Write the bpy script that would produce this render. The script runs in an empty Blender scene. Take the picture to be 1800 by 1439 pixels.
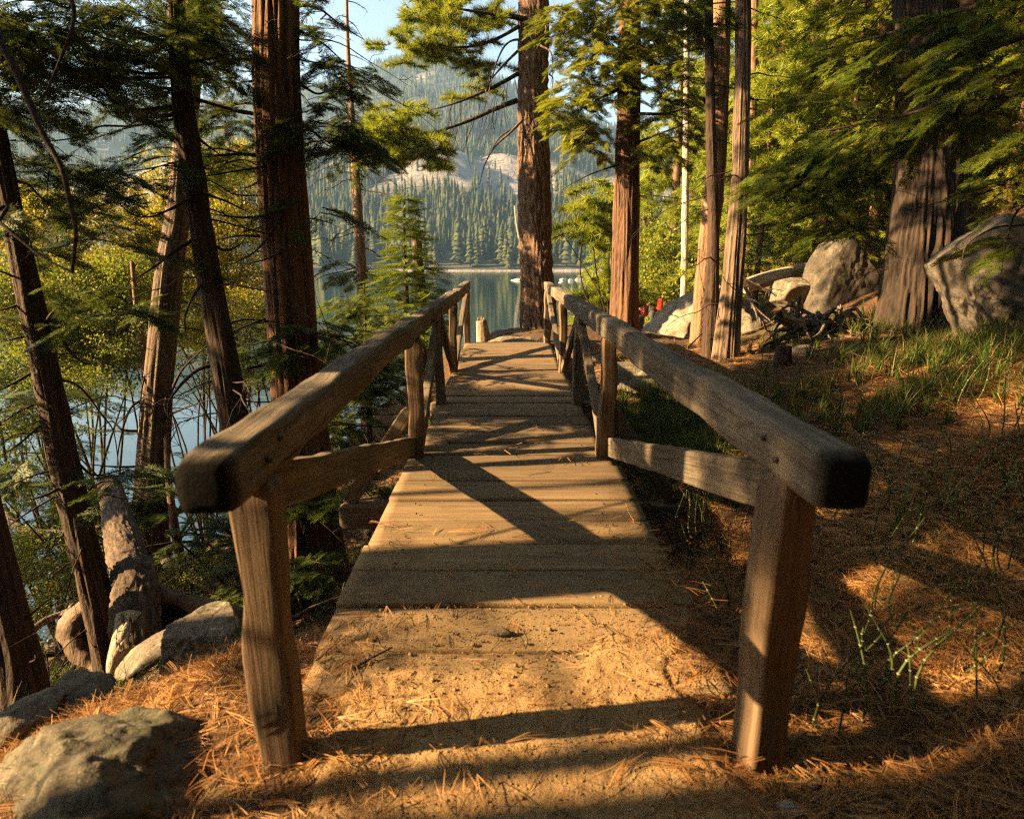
import bpy, math, random
import numpy as np
from mathutils import Matrix, Vector
sc = bpy.context.scene
R = math.radians
# ---------------------------------------------------------------- camera
H = 1.52; PITCH = R(13.87); FPX = 1100.0
cam_d = bpy.data.cameras.new('camera'); cam = bpy.data.objects.new('camera', cam_d)
sc.collection.objects.link(cam); sc.camera = cam
cam.location = (0, 0, H); cam.rotation_euler = (R(90) - PITCH, 0, 0)
cam_d.sensor_width = 36; cam_d.lens = 36 * FPX / 1800; cam_d.clip_start = .05; cam_d.clip_end = 9000
cam_d.dof.use_dof = True; cam_d.dof.focus_distance = 7.0; cam_d.dof.aperture_fstop = 2.8
sc.render.resolution_x = 1024; sc.render.resolution_y = 818
# ---------------------------------------------------------------- light
SUN_EL = R(25); SUN_AZ = R(98)      # degrees to the left of the view direction
SV = Vector((-math.sin(SUN_AZ) * math.cos(SUN_EL), math.cos(SUN_AZ) * math.cos(SUN_EL), math.sin(SUN_EL)))
sun_d = bpy.data.lights.new('sun', 'SUN'); sun = bpy.data.objects.new('sun', sun_d)
sc.collection.objects.link(sun); sun.rotation_euler = SV.to_track_quat('Z', 'Y').to_euler()
sun_d.energy = 5.0; sun_d.angle = R(0.6); sun_d.color = (1.0, .68, .33)
w = bpy.data.worlds.new("World"); sc.world = w; w.use_nodes = True
nt = w.node_tree; nt.nodes.clear()
sky = nt.nodes.new('ShaderNodeTexSky'); sky.sky_type = 'NISHITA'; sky.sun_disc = False
sky.sun_elevation = SUN_EL; sky.sun_rotation = -SUN_AZ; sky.air_density = 1.0; sky.dust_density = 0.8; sky.ozone_density = 1.0
bg = nt.nodes.new('ShaderNodeBackground'); bg.inputs[1].default_value = .05
wo = nt.nodes.new('ShaderNodeOutputWorld'); tint = nt.nodes.new('ShaderNodeMix'); tint.data_type = 'RGBA'; tint.blend_type = 'MULTIPLY'; tint.inputs[0].default_value = 1; tint.inputs[7].default_value = (1, .92, .82, 1)
nt.links.new(sky.outputs[0], tint.inputs[6]); nt.links.new(tint.outputs[2], bg.inputs[0]); nt.links.new(bg.outputs[0], wo.inputs[0])
sc.view_settings.view_transform = 'Standard'; sc.view_settings.look = 'None'; sc.view_settings.gamma = 1; sc.view_settings.exposure = 3.0
cy = sc.cycles
cy.use_denoising = False; cy.filter_width = 1.25;  cy.max_bounces = 6; cy.diffuse_bounces = 3; cy.glossy_bounces = 2; cy.transmission_bounces = 3
cy.volume_bounces = 0; cy.transparent_max_bounces = 4; cy.sample_clamp_indirect = 6; cy.caustics_reflective = False; cy.caustics_refractive = False
# ---------------------------------------------------------------- maths helpers
rng = np.random.default_rng(7); rnd = random.Random(5)
sp_, cp_ = math.sin(PITCH), math.cos(PITCH)
def P(x, y, t):                       # point at photo pixel (1800 wide) and camera depth t
    u = (x - 900) / FPX; v = (y - 719.5) / FPX
    return np.array([u * t, (cp_ - v * sp_) * t, H - (sp_ + v * cp_) * t])
def hsh(i, j, k, s):
    h = (i.astype(np.int64) * 374761393 + j.astype(np.int64) * 668265263 + k.astype(np.int64) * 2147483647 + s * 974634777) & 0xffffffff
    h = ((h ^ (h >> 13)) * 1274126177) & 0xffffffff
    h = ((h ^ (h >> 16)) * 2246822519) & 0xffffffff
    return ((h ^ (h >> 15)) & 0xffffff) / float(0xffffff)
def noise(p, s=0):
    p = np.asarray(p, float); i = np.floor(p).astype(np.int64); f = p - i; f = f * f * (3 - 2 * f)
    r = 0
    for a in (0, 1):
        for b in (0, 1):
            for c in (0, 1):
                wgt = (f[:, 0] if a else 1 - f[:, 0]) * (f[:, 1] if b else 1 - f[:, 1]) * (f[:, 2] if c else 1 - f[:, 2])
                r = r + wgt * hsh(i[:, 0] + a, i[:, 1] + b, i[:, 2] + c, s)
    return r
def fbm(p, o=4, s=0):
    p = np.asarray(p, float); r = 0; a = .5; t = 0
    for k in range(o): r = r + a * noise(p * 2 ** k, s + k); t += a; a *= .5
    return r / t
def n2(x, y, f, s=0, o=1):
    p = np.stack([np.ravel(x) * f, np.ravel(y) * f, np.full(np.size(x), s * 7.3)], 1)
    return (fbm(p, o, s) if o > 1 else noise(p, s)).reshape(np.shape(x))
def unit(v): v = np.asarray(v, float); return v / (np.linalg.norm(v, axis=-1, keepdims=True) + 1e-9)
def spline(pts, n):                   # Catmull-Rom resample of rows (any width)
    q = np.asarray(pts, float)
    if len(q) == 2: s = np.linspace(0, 1, n)[:, None]; return q[0] * (1 - s) + q[1] * s
    q = np.vstack([2 * q[0] - q[1], q, 2 * q[-1] - q[-2]]); m = len(q) - 3
    s = np.linspace(0, m - 1e-6, n); i = s.astype(int); f = (s - i)[:, None]
    a, b, c, d = q[i], q[i + 1], q[i + 2], q[i + 3]
    return .5 * (2 * b + (c - a) * f + (2 * a - 5 * b + 4 * c - d) * f ** 2 + (3 * b - a - 3 * c + d) * f ** 3)
# ---------------------------------------------------------------- mesh helpers
class MB:
    def __init__(s): s.V = []; s.F = []; s.n = 0; s.mi = []; s.A = []
    def add(s, V, F, mi=0, attr=None):
        V = np.asarray(V, float); s.V.append(V)
        for f in (F if isinstance(F, list) else [F]):
            f = np.asarray(f, np.int64)
            if len(f): s.F.append(f + s.n); s.mi.append(np.full(len(f), mi))
        s.A.append(np.zeros(len(V)) if attr is None else np.broadcast_to(attr, len(V)))
        s.n += len(V)
    def data(s): return np.concatenate(s.V), s.F
def mesh(name, mb, mats, smooth=True, origin=(0, 0, 0)):
    V = np.concatenate(mb.V) - np.asarray(origin)
    me = bpy.data.meshes.new(name); me.vertices.add(len(V)); me.vertices.foreach_set('co', V.ravel().astype(np.float32))
    cnt = np.concatenate([np.full(len(f), f.shape[1]) for f in mb.F]); li = np.concatenate([f.ravel() for f in mb.F])
    me.loops.add(len(li)); me.loops.foreach_set('vertex_index', li.astype(np.int32))
    me.polygons.add(len(cnt)); st = np.concatenate([[0], np.cumsum(cnt)[:-1]])
    me.polygons.foreach_set('loop_start', st.astype(np.int32)); me.polygons.foreach_set('loop_total', cnt.astype(np.int32))
    if smooth: me.polygons.foreach_set('use_smooth', np.ones(len(cnt), bool))
    me.polygons.foreach_set('material_index', np.concatenate(mb.mi).astype(np.int32))
    a = me.attributes.new('tone', 'FLOAT', 'POINT'); a.data.foreach_set('value', np.concatenate(mb.A).astype(np.float32))
    for m in (mats if isinstance(mats, (list, tuple)) else [mats]): me.materials.append(m)
    me.update(calc_edges=True); me.validate(); return me
def link(o, parent=None, loc=None):
    sc.collection.objects.link(o)
    if parent is not None: o.parent = parent
    if loc is not None: o.location = loc
    return o
def obj(name, mb, mats, parent=None, smooth=True):       # mesh built in world coordinates
    if parent is None: org = np.concatenate(mb.V).mean(0); loc = tuple(org)
    else: org = np.array(parent.location); loc = (0, 0, 0)
    o = bpy.data.objects.new(name, mesh(name, mb, mats, smooth, org)); return link(o, parent, loc)
def tag(o, label=None, cat=None, group=None, kind=None):
    if label: o['label'] = label
    if cat: o['category'] = cat
    if group: o['group'] = group
    if kind: o['kind'] = kind
    return o
def thing(name, loc, label, cat, group=None):
    o = bpy.data.objects.new(name, None); o.empty_display_size = .2
    link(o, None, tuple(loc)); return tag(o, label, cat, group)
def dup(root, loc, rz=0, s=1, sz=None):
    r = root.copy(); sc.collection.objects.link(r); r.location = loc; r.rotation_euler = (0, 0, rz); r.scale = (s, s, sz or s)
    for c in list(root.children):
        d = c.copy(); sc.collection.objects.link(d); d.parent = r
    return r
def ringF(nr, ns, closed=True):
    i = np.arange(nr - 1)[:, None] * ns; j = np.arange(ns if closed else ns - 1)[None]; k = (j + 1) % ns
    return np.stack([i + j, i + k, i + k + ns, i + j + ns], -1).reshape(-1, 4)
def frames(path):
    T = unit(np.gradient(path, axis=0)); up = np.array([0, 0, 1.]) if abs(T[:, 2]).mean() < .8 else np.array([1., 0, 0])
    X = unit(np.cross(T, up)); Y = np.cross(X, T); return T, X, Y
def tube(mb, pts, r, ns=6, mi=0, jit=0, seed=0, tone=0, cap=True):
    pts = np.asarray(pts, float); n = len(pts); r = np.broadcast_to(np.asarray(r, float), n)
    T, X, Y = frames(pts); th = np.linspace(0, 2 * np.pi, ns, endpoint=False)
    rr = r[:, None] * np.ones(ns)
    if jit: rr = rr * (1 + jit * (rng.random((n, ns)) - .5))
    V = pts[:, None] + rr[..., None] * (np.cos(th)[None, :, None] * X[:, None] + np.sin(th)[None, :, None] * Y[:, None])
    V = V.reshape(-1, 3); F = [ringF(n, ns)]
    if cap:
        V = np.vstack([V, pts[:1], pts[-1:]]); j = np.arange(ns); k = (j + 1) % ns
        F += [np.stack([np.full(ns, n * ns), k, j], 1), np.stack([np.full(ns, n * ns + 1), (n - 1) * ns + j, (n - 1) * ns + k], 1)]
    mb.add(V, F, mi, tone)
def grid(xs, ys, zf):
    X, Y = np.meshgrid(xs, ys); Z = zf(X, Y); V = np.stack([X, Y, Z], -1).reshape(-1, 3)
    return V, ringF(len(ys), len(xs), False)
def icos(sub):
    import bmesh
    bm = bmesh.new(); bmesh.ops.create_icosphere(bm, subdivisions=sub, radius=1)
    V = np.array([v.co[:] for v in bm.verts]); F = np.array([[v.index for v in f.verts] for f in bm.faces]); bm.free(); return V, F
ICO = {}
# ---------------------------------------------------------------- materials
class NT:
    def __init__(s, name):
        s.m = bpy.data.materials.new(name); s.m.use_nodes = True; s.t = s.m.node_tree; s.b = s.t.nodes['Principled BSDF']
        s.out = s.t.nodes['Material Output']; s.b.inputs['Specular IOR Level'].default_value = .3
        s.tc = s.t.nodes.new('ShaderNodeTexCoord')
    def n(s, ty, **k):
        o = s.t.nodes.new('ShaderNode' + ty)
        for a, b in k.items(): setattr(o, a, b)
        return o
    def l(s, a, b): s.t.links.new(a, b)
    def noise(s, scale=1, vec=(1, 1, 1), detail=4, rough=.55, dist=0, coord='Object', loc=(0, 0, 0)):
        mp = s.n('Mapping'); mp.inputs['Scale'].default_value = vec; mp.inputs['Location'].default_value = loc
        s.l(s.tc.outputs[coord] if isinstance(coord, str) else coord, mp.inputs[0])
        x = s.n('TexNoise'); x.inputs['Scale'].default_value = scale; x.inputs['Detail'].default_value = detail
        x.inputs['Roughness'].default_value = rough; x.inputs['Distortion'].default_value = dist
        s.l(mp.outputs[0], x.inputs['Vector']); return x.outputs['Fac']
    def ramp(s, fac, stops):
        r = s.n('ValToRGB'); e = r.color_ramp.elements
        while len(e) < len(stops): e.new(.5)
        for q, (p, c) in zip(e, stops): q.position = p; q.color = (*c, 1) if len(c) == 3 else c
        s.l(fac, r.inputs[0]); return r.outputs[0]
    def mix(s, f, a, b, mode='MIX'):
        x = s.n('Mix', data_type='RGBA', blend_type=mode)
        for i, v in ((0, f), (6, a), (7, b)):
            if hasattr(v, 'is_linked'): s.l(v, x.inputs[i])
            else: x.inputs[i].default_value = v if i == 0 else (*v, 1)
        return x.outputs[2]
    def math(s, op, a, b=0, c=None):
        x = s.n('Math', operation=op)
        for i, v in enumerate((a, b) if c is None else (a, b, c)):
            if hasattr(v, 'is_linked'): s.l(v, x.inputs[i])
            else: x.inputs[i].default_value = v
        return x.outputs[0]
    def attr(s, nm='tone'): a = s.n('Attribute', attribute_name=nm); return a.outputs['Fac']
    def bump(s, h, st=.5, d=.01, prev=None):
        b = s.n('Bump'); b.inputs['Strength'].default_value = st; b.inputs['Distance'].default_value = d
        s.l(h, b.inputs['Height'])
        if prev: s.l(prev, b.inputs['Normal'])
        return b.outputs[0]
    def fin(s, col, rough=.85, nrm=None):
        if hasattr(col, 'is_linked'): s.l(col, s.b.inputs['Base Color'])
        else: s.b.inputs['Base Color'].default_value = (*col, 1)
        s.b.inputs['Roughness'].default_value = rough
        if nrm is not None: s.l(nrm, s.b.inputs['Normal'])
        return s.m
def m_wood(name, c0, c1, c2, worn=(.36, .29, .2), dark=0):
    q = NT(name)
    g = q.noise(1, (34, 34, .8), 7, .65, .9); g2 = q.noise(1, (150, 150, 3), 4, .65, .3); ck = q.noise(1, (26, 26, .55), 2, .4, .4, loc=(3, 1, 7))
    big = q.noise(2.2, (1, 1, .5), 3); kn = q.noise(1, (7, 7, 2.4), 2, .5, 1.5)
    c = q.ramp(g, [(.25, c0), (.5, c1), (.72, c2)])
    c = q.mix(q.ramp(big, [(.4, (0, 0, 0)), (.65, (.6, .6, .6))]), c, worn)
    c = q.mix(q.ramp(kn, [(.24, (.8, .8, .8)), (.31, (0, 0, 0))]), c, (.07, .04, .02))
    c = q.mix(q.ramp(g2, [(.35, (.55, .55, .55)), (.5, (0, 0, 0))]), c, tuple(v * .45 for v in c0))
    ckm = q.ramp(ck, [(.27, (1, 1, 1)), (.31, (0, 0, 0))]); c = q.mix(ckm, c, (.02, .013, .008))
    if dark: c = q.mix(q.attr(), c, (.004, .0032, .0026)); q.b.inputs['Specular IOR Level'].default_value = .08
    return q.fin(c, .85, q.bump(g2, .8, .004, q.bump(g, .8, .008, q.bump(q.math('SUBTRACT', 1, ckm), 1, .01))))
def m_bark(name, cs, vec=(7, 7, .9), lit=(.3, .2, .13), st=1.0, extra=None):
    q = NT(name)
    a = q.noise(1, vec, 6, .65, .5); b = q.noise(1, tuple(v * 3.5 for v in vec), 4, .6); t = q.attr()
    h = q.math('MULTIPLY_ADD', t, .75, q.math('MULTIPLY', a, .35))
    c = q.ramp(h, [(.2, cs[0]), (.45, cs[1]), (.75, cs[2])])
    c = q.mix(q.ramp(b, [(.45, (0, 0, 0)), (.7, (.55, .55, .55))]), c, lit)  # lighter flecks scattered by noise over the whole bark
    return q.fin(c, .9, q.bump(b, st, .012, q.bump(a, st, .03)))
def m_leaf(name, cs, tr=.35, freq=1.2, br=None):
    q = NT(name); g = q.n('NewGeometry')
    n1 = q.noise(freq, (1, 1, 1), 2, .5); f = q.math('ADD', q.math('MULTIPLY', n1, .9), q.math('MULTIPLY', g.outputs['Random Per Island'], .45))
    st = [(.3 + .55 * i / max(1, len(cs) - 1), c) for i, c in enumerate(cs)]
    c = q.ramp(f, st)
    if br: c = q.mix(q.ramp(g.outputs['Random Per Island'], [(br[0], (0, 0, 0)), (br[0] + .01, (1, 1, 1))]), c, br[1])
    q.fin(c, .55); q.b.inputs['Specular IOR Level'].default_value = .25
    tl = q.n('BsdfTranslucent'); mx = q.n('MixShader'); mx.inputs[0].default_value = tr
    c2 = q.mix(1.0, c, (1.0, .95, .45), 'MULTIPLY')
    g2 = q.n('Gamma'); g2.inputs[1].default_value = .8; q.l(c2, g2.inputs[0]); q.l(g2.outputs[0], tl.inputs[0])
    q.l(q.b.outputs[0], mx.inputs[1]); q.l(tl.outputs[0], mx.inputs[2]); q.l(mx.outputs[0], q.out.inputs[0]); return q.m
def m_rock(name, cs, lich=(.35, .33, .22), moss=None):
    q = NT(name)
    a = q.noise(2.2, (1, 1, 1), 6, .6, .4); b = q.noise(38, (1, 1, 1), 3, .7); c_ = q.noise(6, (1, 1, 1), 4, .7, .8)
    c = q.ramp(a, [(.3, cs[0]), (.5, cs[1]), (.7, cs[2])])
    c = q.mix(q.ramp(b, [(.38, (.6, .6, .6)), (.5, (0, 0, 0))]), c, tuple(v * .4 for v in cs[0]))
    c = q.mix(q.ramp(c_, [(.56, (0, 0, 0)), (.66, (.7, .7, .7))]), c, lich)
    v = q.n('TexVoronoi', feature='DISTANCE_TO_EDGE'); v.inputs['Scale'].default_value = 2.3; wv = q.n('Mapping'); q.l(q.tc.outputs['Object'], wv.inputs[0]); vm = q.n('VectorMath', operation='ADD'); nz_ = q.n('TexNoise'); nz_.inputs['Scale'].default_value = 5; q.l(nz_.outputs['Color'], vm.inputs[1]); q.l(wv.outputs[0], vm.inputs[0]); q.l(vm.outputs[0], v.inputs['Vector'])
    ck = q.ramp(v.outputs['Distance'], [(.0, (1, 1, 1)), (.022, (0, 0, 0))]); c = q.mix(ck, c, tuple(v_ * .25 for v_ in cs[0]))
    sp2 = q.noise(150, (1, 1, 1), 2, .6); c = q.mix(q.ramp(sp2, [(.6, (0, 0, 0)), (.68, (.6, .6, .6))]), c, tuple(min(.7, v_ * 1.6) for v_ in cs[2]))
    if moss: c = q.mix(q.ramp(q.noise(3.5, (1, 1, 1), 5, .7), [(.5, (0, 0, 0)), (.62, (.8, .8, .8))]), c, moss)
    return q.fin(c, .92, q.bump(b, .7, .007, q.bump(c_, .5, .02)))
M = {}
M['rail'] = m_wood('weathered_rail_wood', (.055, .043, .031), (.13, .102, .073), (.21, .17, .125), (.24, .2, .15), dark=1)
M['post'] = m_wood('brown_post_wood', (.06, .034, .018), (.125, .077, .043), (.19, .125, .075), (.17, .12, .075))
M['beam'] = m_wood('dark_beam_wood', (.05, .033, .02), (.1, .068, .042), (.15, .105, .068), (.11, .085, .06))
M['cedar_bark'] = m_bark('cedar_bark', ((.012, .006, .004), (.078, .036, .019), (.165, .082, .043)), (9, 9, .7), (.18, .115, .074))
M['dark_bark'] = m_bark('dark_bark', ((.008, .0045, .003), (.033, .0185, .0115), (.062, .037, .024)), (12, 12, 2.0), (.066, .044, .031))
M['grey_bark'] = m_bark('grey_bark', ((.018, .011, .007), (.088, .055, .036), (.165, .115, .08)), (9, 9, .8), (.18, .136, .098))
M['log_bark'] = m_bark('log_bark', ((.012, .008, .005), (.06, .038, .024), (.13, .09, .06)), (14, 14, 9), (.15, .11, .075))
M['shaded_bark'] = m_bark('shaded_bark', ((.006, .004, .003), (.024, .015, .010), (.046, .030, .021)), (10, 10, 1.6), (.05, .036, .027))  # darker bark copy, shade put into the colour
M['pine_bark'] = m_bark('pine_bark', ((.0188, .0097, .0060), (.1125, .0638, .0390), (.1950, .1162, .0735)), (14, 14, 4.5), (.2025, .1275, .0900))
M['pale_bark'] = m_bark('pale_bark', ((.14, .1, .07), (.34, .27, .2), (.48, .4, .31)), (12, 12, 3), (.5, .43, .34))
M['orange_bark'] = m_bark('orange_bark', ((.034, .017, .008), (.165, .088, .047), (.25, .15, .09)), (12, 12, 3), (.26, .17, .11))
M['dead_wood'] = m_bark('dead_wood', ((.07, .05, .035), (.25, .19, .135), (.42, .34, .26)), (20, 20, 2), (.45, .38, .3))
M['twig'] = m_bark('twig_bark', ((.0160, .0096, .0064), (.0520, .0320, .0200), (.0960, .0640, .0400)), (20, 20, 8), (.1200, .0800, .0560), .4)
M['cedar'] = m_leaf('cedar_foliage', [(.020, .042, .008), (.048, .085, .012), (.095, .125, .016)], .3, 1.2, (.95, (.2, .12, .03)))
M['cedar_mid'] = m_leaf('mid_green_cedar_foliage', [(.03, .058, .009), (.07, .115, .014), (.14, .17, .02)], .35, 1.2, (.95, (.24, .14, .03)))
M['cedar_lit'] = m_leaf('sunlit_cedar_foliage', [(.05, .085, .01), (.14, .18, .018), (.27, .28, .025)], .4, .9, (.95, (.28, .17, .03)))  # brighter, yellower cedar copy with sunlight put into the colour
M['pine'] = m_leaf('pine_needles_green', [(.07, .12, .012), (.17, .23, .02), (.32, .35, .035)], .35, 1.0, (.96, (.3, .16, .03)))
M['fir'] = m_leaf('fir_needles', [(.05, .09, .01), (.10, .15, .015), (.18, .22, .022)], .35, 2)
M['gold'] = m_leaf('golden_leaves', [(.07, .11, .012), (.17, .19, .018), (.40, .31, .026)], .45, .5, (.93, (.34, .15, .02)))
M['green_leaf'] = m_leaf('green_leaves', [(.04, .075, .01), (.10, .145, .015), (.22, .23, .022)], .4, .7, (.93, (.3, .22, .03)))
M['grass'] = m_leaf('grass_blades', [(.02, .045, .008), (.045, .082, .012), (.105, .12, .024)], .3, 1.5, (.86, (.24, .17, .06)))
M['reed'] = m_leaf('horsetail_green', [(.02, .034, .008), (.036, .058, .010), (.07, .085, .016)], .15, 2)
M['litter'] = m_leaf('fallen_needles', [(.12, .05, .016), (.26, .115, .035), (.46, .25, .09)], .12, 1.6, (.88, (.09, .045, .02)))
M['rock'] = m_rock('granite', ((.07, .055, .04), (.13, .105, .076), (.2, .165, .12)))
M['rock_lit'] = m_rock('sunlit_granite', ((.14, .115, .085), (.24, .2, .15), (.34, .29, .22)))  # brighter granite copy, its sunlit look put into the colour
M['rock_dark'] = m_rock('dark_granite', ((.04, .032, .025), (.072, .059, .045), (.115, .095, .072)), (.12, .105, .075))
M['rock_moss'] = m_rock('lichen_granite', ((.036, .03, .02), (.068, .056, .037), (.115, .098, .064)), (.16, .145, .095), (.045, .05, .022))
M['rock_white'] = m_rock('white_granite', ((.26, .24, .21), (.38, .35, .31), (.5, .47, .42)), (.5, .48, .42))
def m_plain(name, c, r=.7): q = NT(name); return q.fin(c, r)
# ================================================================ SETTING
LAKE = H - 8.0
CP = []                                # ground control points (x, y, z)
def cp(*a): CP.append(tuple(a))
def cpx(x, y, t): CP.append(tuple(P(x, y, t)))
for x in (-.9, 0, .9):
    for y in (-2, .3, 1.2, 2.0): cp(x, y, -.02)
cp(0, 2.6, -.14); cp(.0, 3.2, -.5); cp(0, 4.5, -1.0); cp(0, 6.4, -1.25); cp(0, 8.4, -1.0); cp(0, 10, -.5); cp(0, 11.0, -.06); cp(0, 12, 0.0); cp(0, 13, -.02)
cp(-1.3, 1.2, -.05); cp(-1.25, 1.9, -.1); cp(-1.2, 2.5, -.22); cp(-1.9, 1.2, -.22); cp(-2.2, .4, -.1); cp(-2.2, 1.9, -.45); cp(-3.5, -1, -.3)
cp(-1.15, 3.3, -.95); cp(-2.9, 3.9, -1.5); cp(-1.9, 5.4, -1.75); cp(-4.6, 7.2, -2.75); cp(-3.6, 2.6, -1.4); cp(-6, 3, -3.0); cp(-6, 0, -1.8)
cp(-8, 10, -5.2); cp(-12, 8, -6.6); cp(-16, 14, -9.5); cp(-10, 20, -9.5); cp(-3, 10, -1.8); cp(-3.5, 13.5, -3.0); cp(-1.2, 9.5, -1.0); cp(-1.4, 11.5, -.35); cp(-5, 16, -6.5); cp(-20, 0, -9); cp(-12, -4, -5); cp(-9,5,-4.6)
cp(-.5, 14, -.15); cp(-.5, 15.5, -1.4); cp(-.5, 18, -4.5); cp(0, 22, -9); cp(2, 14.3, -.05); cp(3, 17, -1.2); cp(3, 22, -5.5); cp(4, 30, -9); cp(5.6, 25, -1.9); cp(7, 32, -3); cp(7, 42, -7.5); cp(9, 60, -9.5); cp(-20, 50, -14); cp(0, 60, -14)
# right side
cp(1.25, 1.3, .0); cp(1.7, 1.7, .12); cp(1.35, 2.6, -.12); cp(1.3, 3.6, -.38); cp(2.2, 3.0, .25); cp(2.9, 3.4, .58); cp(3.8, 3.0, .85); cp(2.4, 1.2, .3); cp(3.0, -1, .5); cp(4.5, 1.5, 1.0)
cp(1.5, 5.2, -.5); cp(2.2, 4.8, .02); cp(1.4, 7, -.5); cp(1.5, 9, -.15); cp(1.6, 11, .0); cp(2.5, 7, .05); cp(2.6, 9, .05); cp(4, 4.7, .55); cp(5.2, 4.2, 1.05); cp(3.6, 6.5, .33); cp(4.0, 8.2, .33); cp(5.3, 7.6, .5)
cp(5.2, 9.5, .45); cp(6.5, 6.4, 1.1); cp(7.5, 9, 1.5); cp(9, 5, 2.4); cp(3.5, 11.5, -.15); cp(4.6, 14, -.4); cp(6.5, 13, .8); cp(9, 13, 2.0); cp(8, 18, 1.2); cp(12, 20, 3.0); cp(11, 30, 2.0); cp(18, 30, 6); cp(16, 14, 5); cp(25, 10, 9); cp(30, 40, 13); cp(45, 20, 20); cp(20, 60, 5); cp(16, 0, 4); cp(30, -5, 10); cp(45, 70, 22); cp(12, 45, -1)
for a in ((10,-9,1.5),(-10,-9,-2.5),(0,-9,0),(-25,-9,-6)): cp(*a)
_c = np.array(CP); _xy = _c[:, :2]; _z = _c[:, 2]
_K = np.sqrt(((_xy[:, None] - _xy[None]) ** 2).sum(-1)) ; _n = len(_c)
_A = np.zeros((_n + 3, _n + 3)); _A[:_n, :_n] = -_K; _A[:_n, :_n] -= np.eye(_n) * .02; _A[:_n, _n] = 1; _A[:_n, _n + 1:] = _xy; _A[_n:, :_n] = _A[:_n, _n:].T
_W = np.linalg.solve(_A, np.concatenate([_z, [0, 0, 0]]))
def g0(X, Y):
    X = np.asarray(X, float); Y = np.asarray(Y, float); sh = np.shape(X); x = X.ravel(); y = Y.ravel(); out = np.empty(len(x))
    for s in range(0, len(x), 20000):
        d = np.sqrt(.02 + (x[s:s + 20000, None] - _xy[None, :, 0]) ** 2 + (y[s:s + 20000, None] - _xy[None, :, 1]) ** 2)
        out[s:s + 20000] = -d @ _W[:_n] + _W[_n] + _W[_n + 1] * x[s:s + 20000] + _W[_n + 2] * y[s:s + 20000]
    return out.reshape(sh)
def gz(X, Y):
    X = np.asarray(X, float); Y = np.asarray(Y, float)
    z = g0(X, Y); d = np.hypot(X, Y)
    near = np.clip((np.abs(X) - .6) / .6, 0, 1) + np.clip((Y - 12) / 2, 0, 1); near = np.clip(near, .12, 1)
    z = z + near * ((n2(X, Y, 1.3, 3, 3) - .5) * .16 + (n2(X, Y, 7, 4, 2) - .5) * .05) + np.clip((d - 12) / 15, 0, 1) * (n2(X, Y, .35, 6, 3) - .5) * 1.4
    z = z + (n2(X, Y, 34, 5, 2) - .5) * .014
    ax = np.abs(X - bx(Y)); inb = (ax < .95) & (Y > 2.2) & (Y < 11.0)
    return np.where(inb, np.minimum(z, -.10), z)
def bx(Y): return .03 - .0122 * (np.asarray(Y) - 1.6)       # bridge centreline
def pg(x, y, tmax=90):                 # photo pixel -> point on the ground
    t = 1.0
    while t < tmax:
        p = P(x, y, t)
        if p[2] < float(gz(p[0:1], p[1:2])[0]):
            return p
        t *= 1.012
    return P(x, y, tmax)
def nonuni(a, b, c, fine, grow, lo, hi):
    mid = list(np.arange(a, b, fine)); x = b; s = fine
    while x < hi: mid.append(x); s = min(s * grow, c); x += s
    x = a; s = fine; left = []
    while x > lo: s = min(s * grow, c); x -= s; left.append(x)
    return np.array(left[::-1] + mid)
mb = MB(); xs = nonuni(-2.4, 3.4, 1.6, .03, 1.05, -45, 70); ys = nonuni(.6, 4.2, 1.6, .03, 1.035, -9, 80)
V, F = grid(xs, ys, gz); mb.add(V, F)
q = NT('forest_floor')
a = q.noise(1.3, (1, 1, 1), 5, .6); b = q.noise(60, (1, 1, 1), 4, .7, 1.0); c_ = q.noise(9, (1, 1, 1), 5, .65, .8)
c = q.ramp(b, [(.3, (.03, .016, .009)), (.5, (.10, .05, .021)), (.7, (.24, .125, .05))])
c = q.mix(q.ramp(c_, [(.45, (0, 0, 0)), (.68, (.75, .75, .75))]), c, (.05, .032, .02))
c = q.mix(q.ramp(a, [(.52, (0, 0, 0)), (.64, (.5, .5, .5))]), c, (.07, .075, .02))
q.fin(c, .95, q.bump(b, .9, .02, q.bump(c_, .6, .06))); M['floor'] = q.m
tag(obj('ground', mb, M['floor']), kind='structure')
# dirt path running up onto the deck
def path_z(X, Y):
    ax = np.abs(X - .05); e = np.clip((.86 + (n2(X, Y, 3, 11, 2) - .5) * .5 - ax) / .25, 0, 1)
    edge = 2.35 + (n2(X, Y * 0, 2.5, 12, 2) - .5) * 1.0 + np.where(X > .2, (X - .2) * .35, 0) - np.where(X < 0, X * .15, 0)
    f = np.clip((edge - Y) / .45, 0, 1)
    base = .006 + (n2(X, Y, 5, 13, 3) - .5) * .022 + (n2(X, Y, 26, 14, 3) - .5) * .016
    return base + .008 * f - (1 - e) * .12 - np.where(Y > 1.7, (1 - f) * .05, 0)
def path_full(X, Y):
    z = path_z(X, Y); return np.where(Y > 1.95, z, np.maximum(z, z))
V, F = grid(np.arange(-.78, .86, .014), np.arange(-1.5, 3.0, .014), path_full); mb = MB(); mb.add(V, F)
q = NT('sandy_dirt')
a = q.noise(3, (1, 1, 1), 5, .6); b = q.noise(110, (1, 1, 1), 4, .75); c_ = q.noise(22, (1, 1, 1), 5, .7, .5)
c = q.ramp(a, [(.3, (.23, .135, .055)), (.7, (.38, .24, .105))])
c = q.mix(q.ramp(b, [(.33, (.8, .8, .8)), (.47, (0, 0, 0))]), c, (.11, .062, .03))
c = q.mix(q.ramp(c_, [(.55, (0, 0, 0)), (.7, (.55, .55, .55))]), c, (.17, .088, .036))
q.fin(c, .95, q.bump(b, .8, .008, q.bump(c_, .9, .03))); M['dirt'] = q.m
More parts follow.
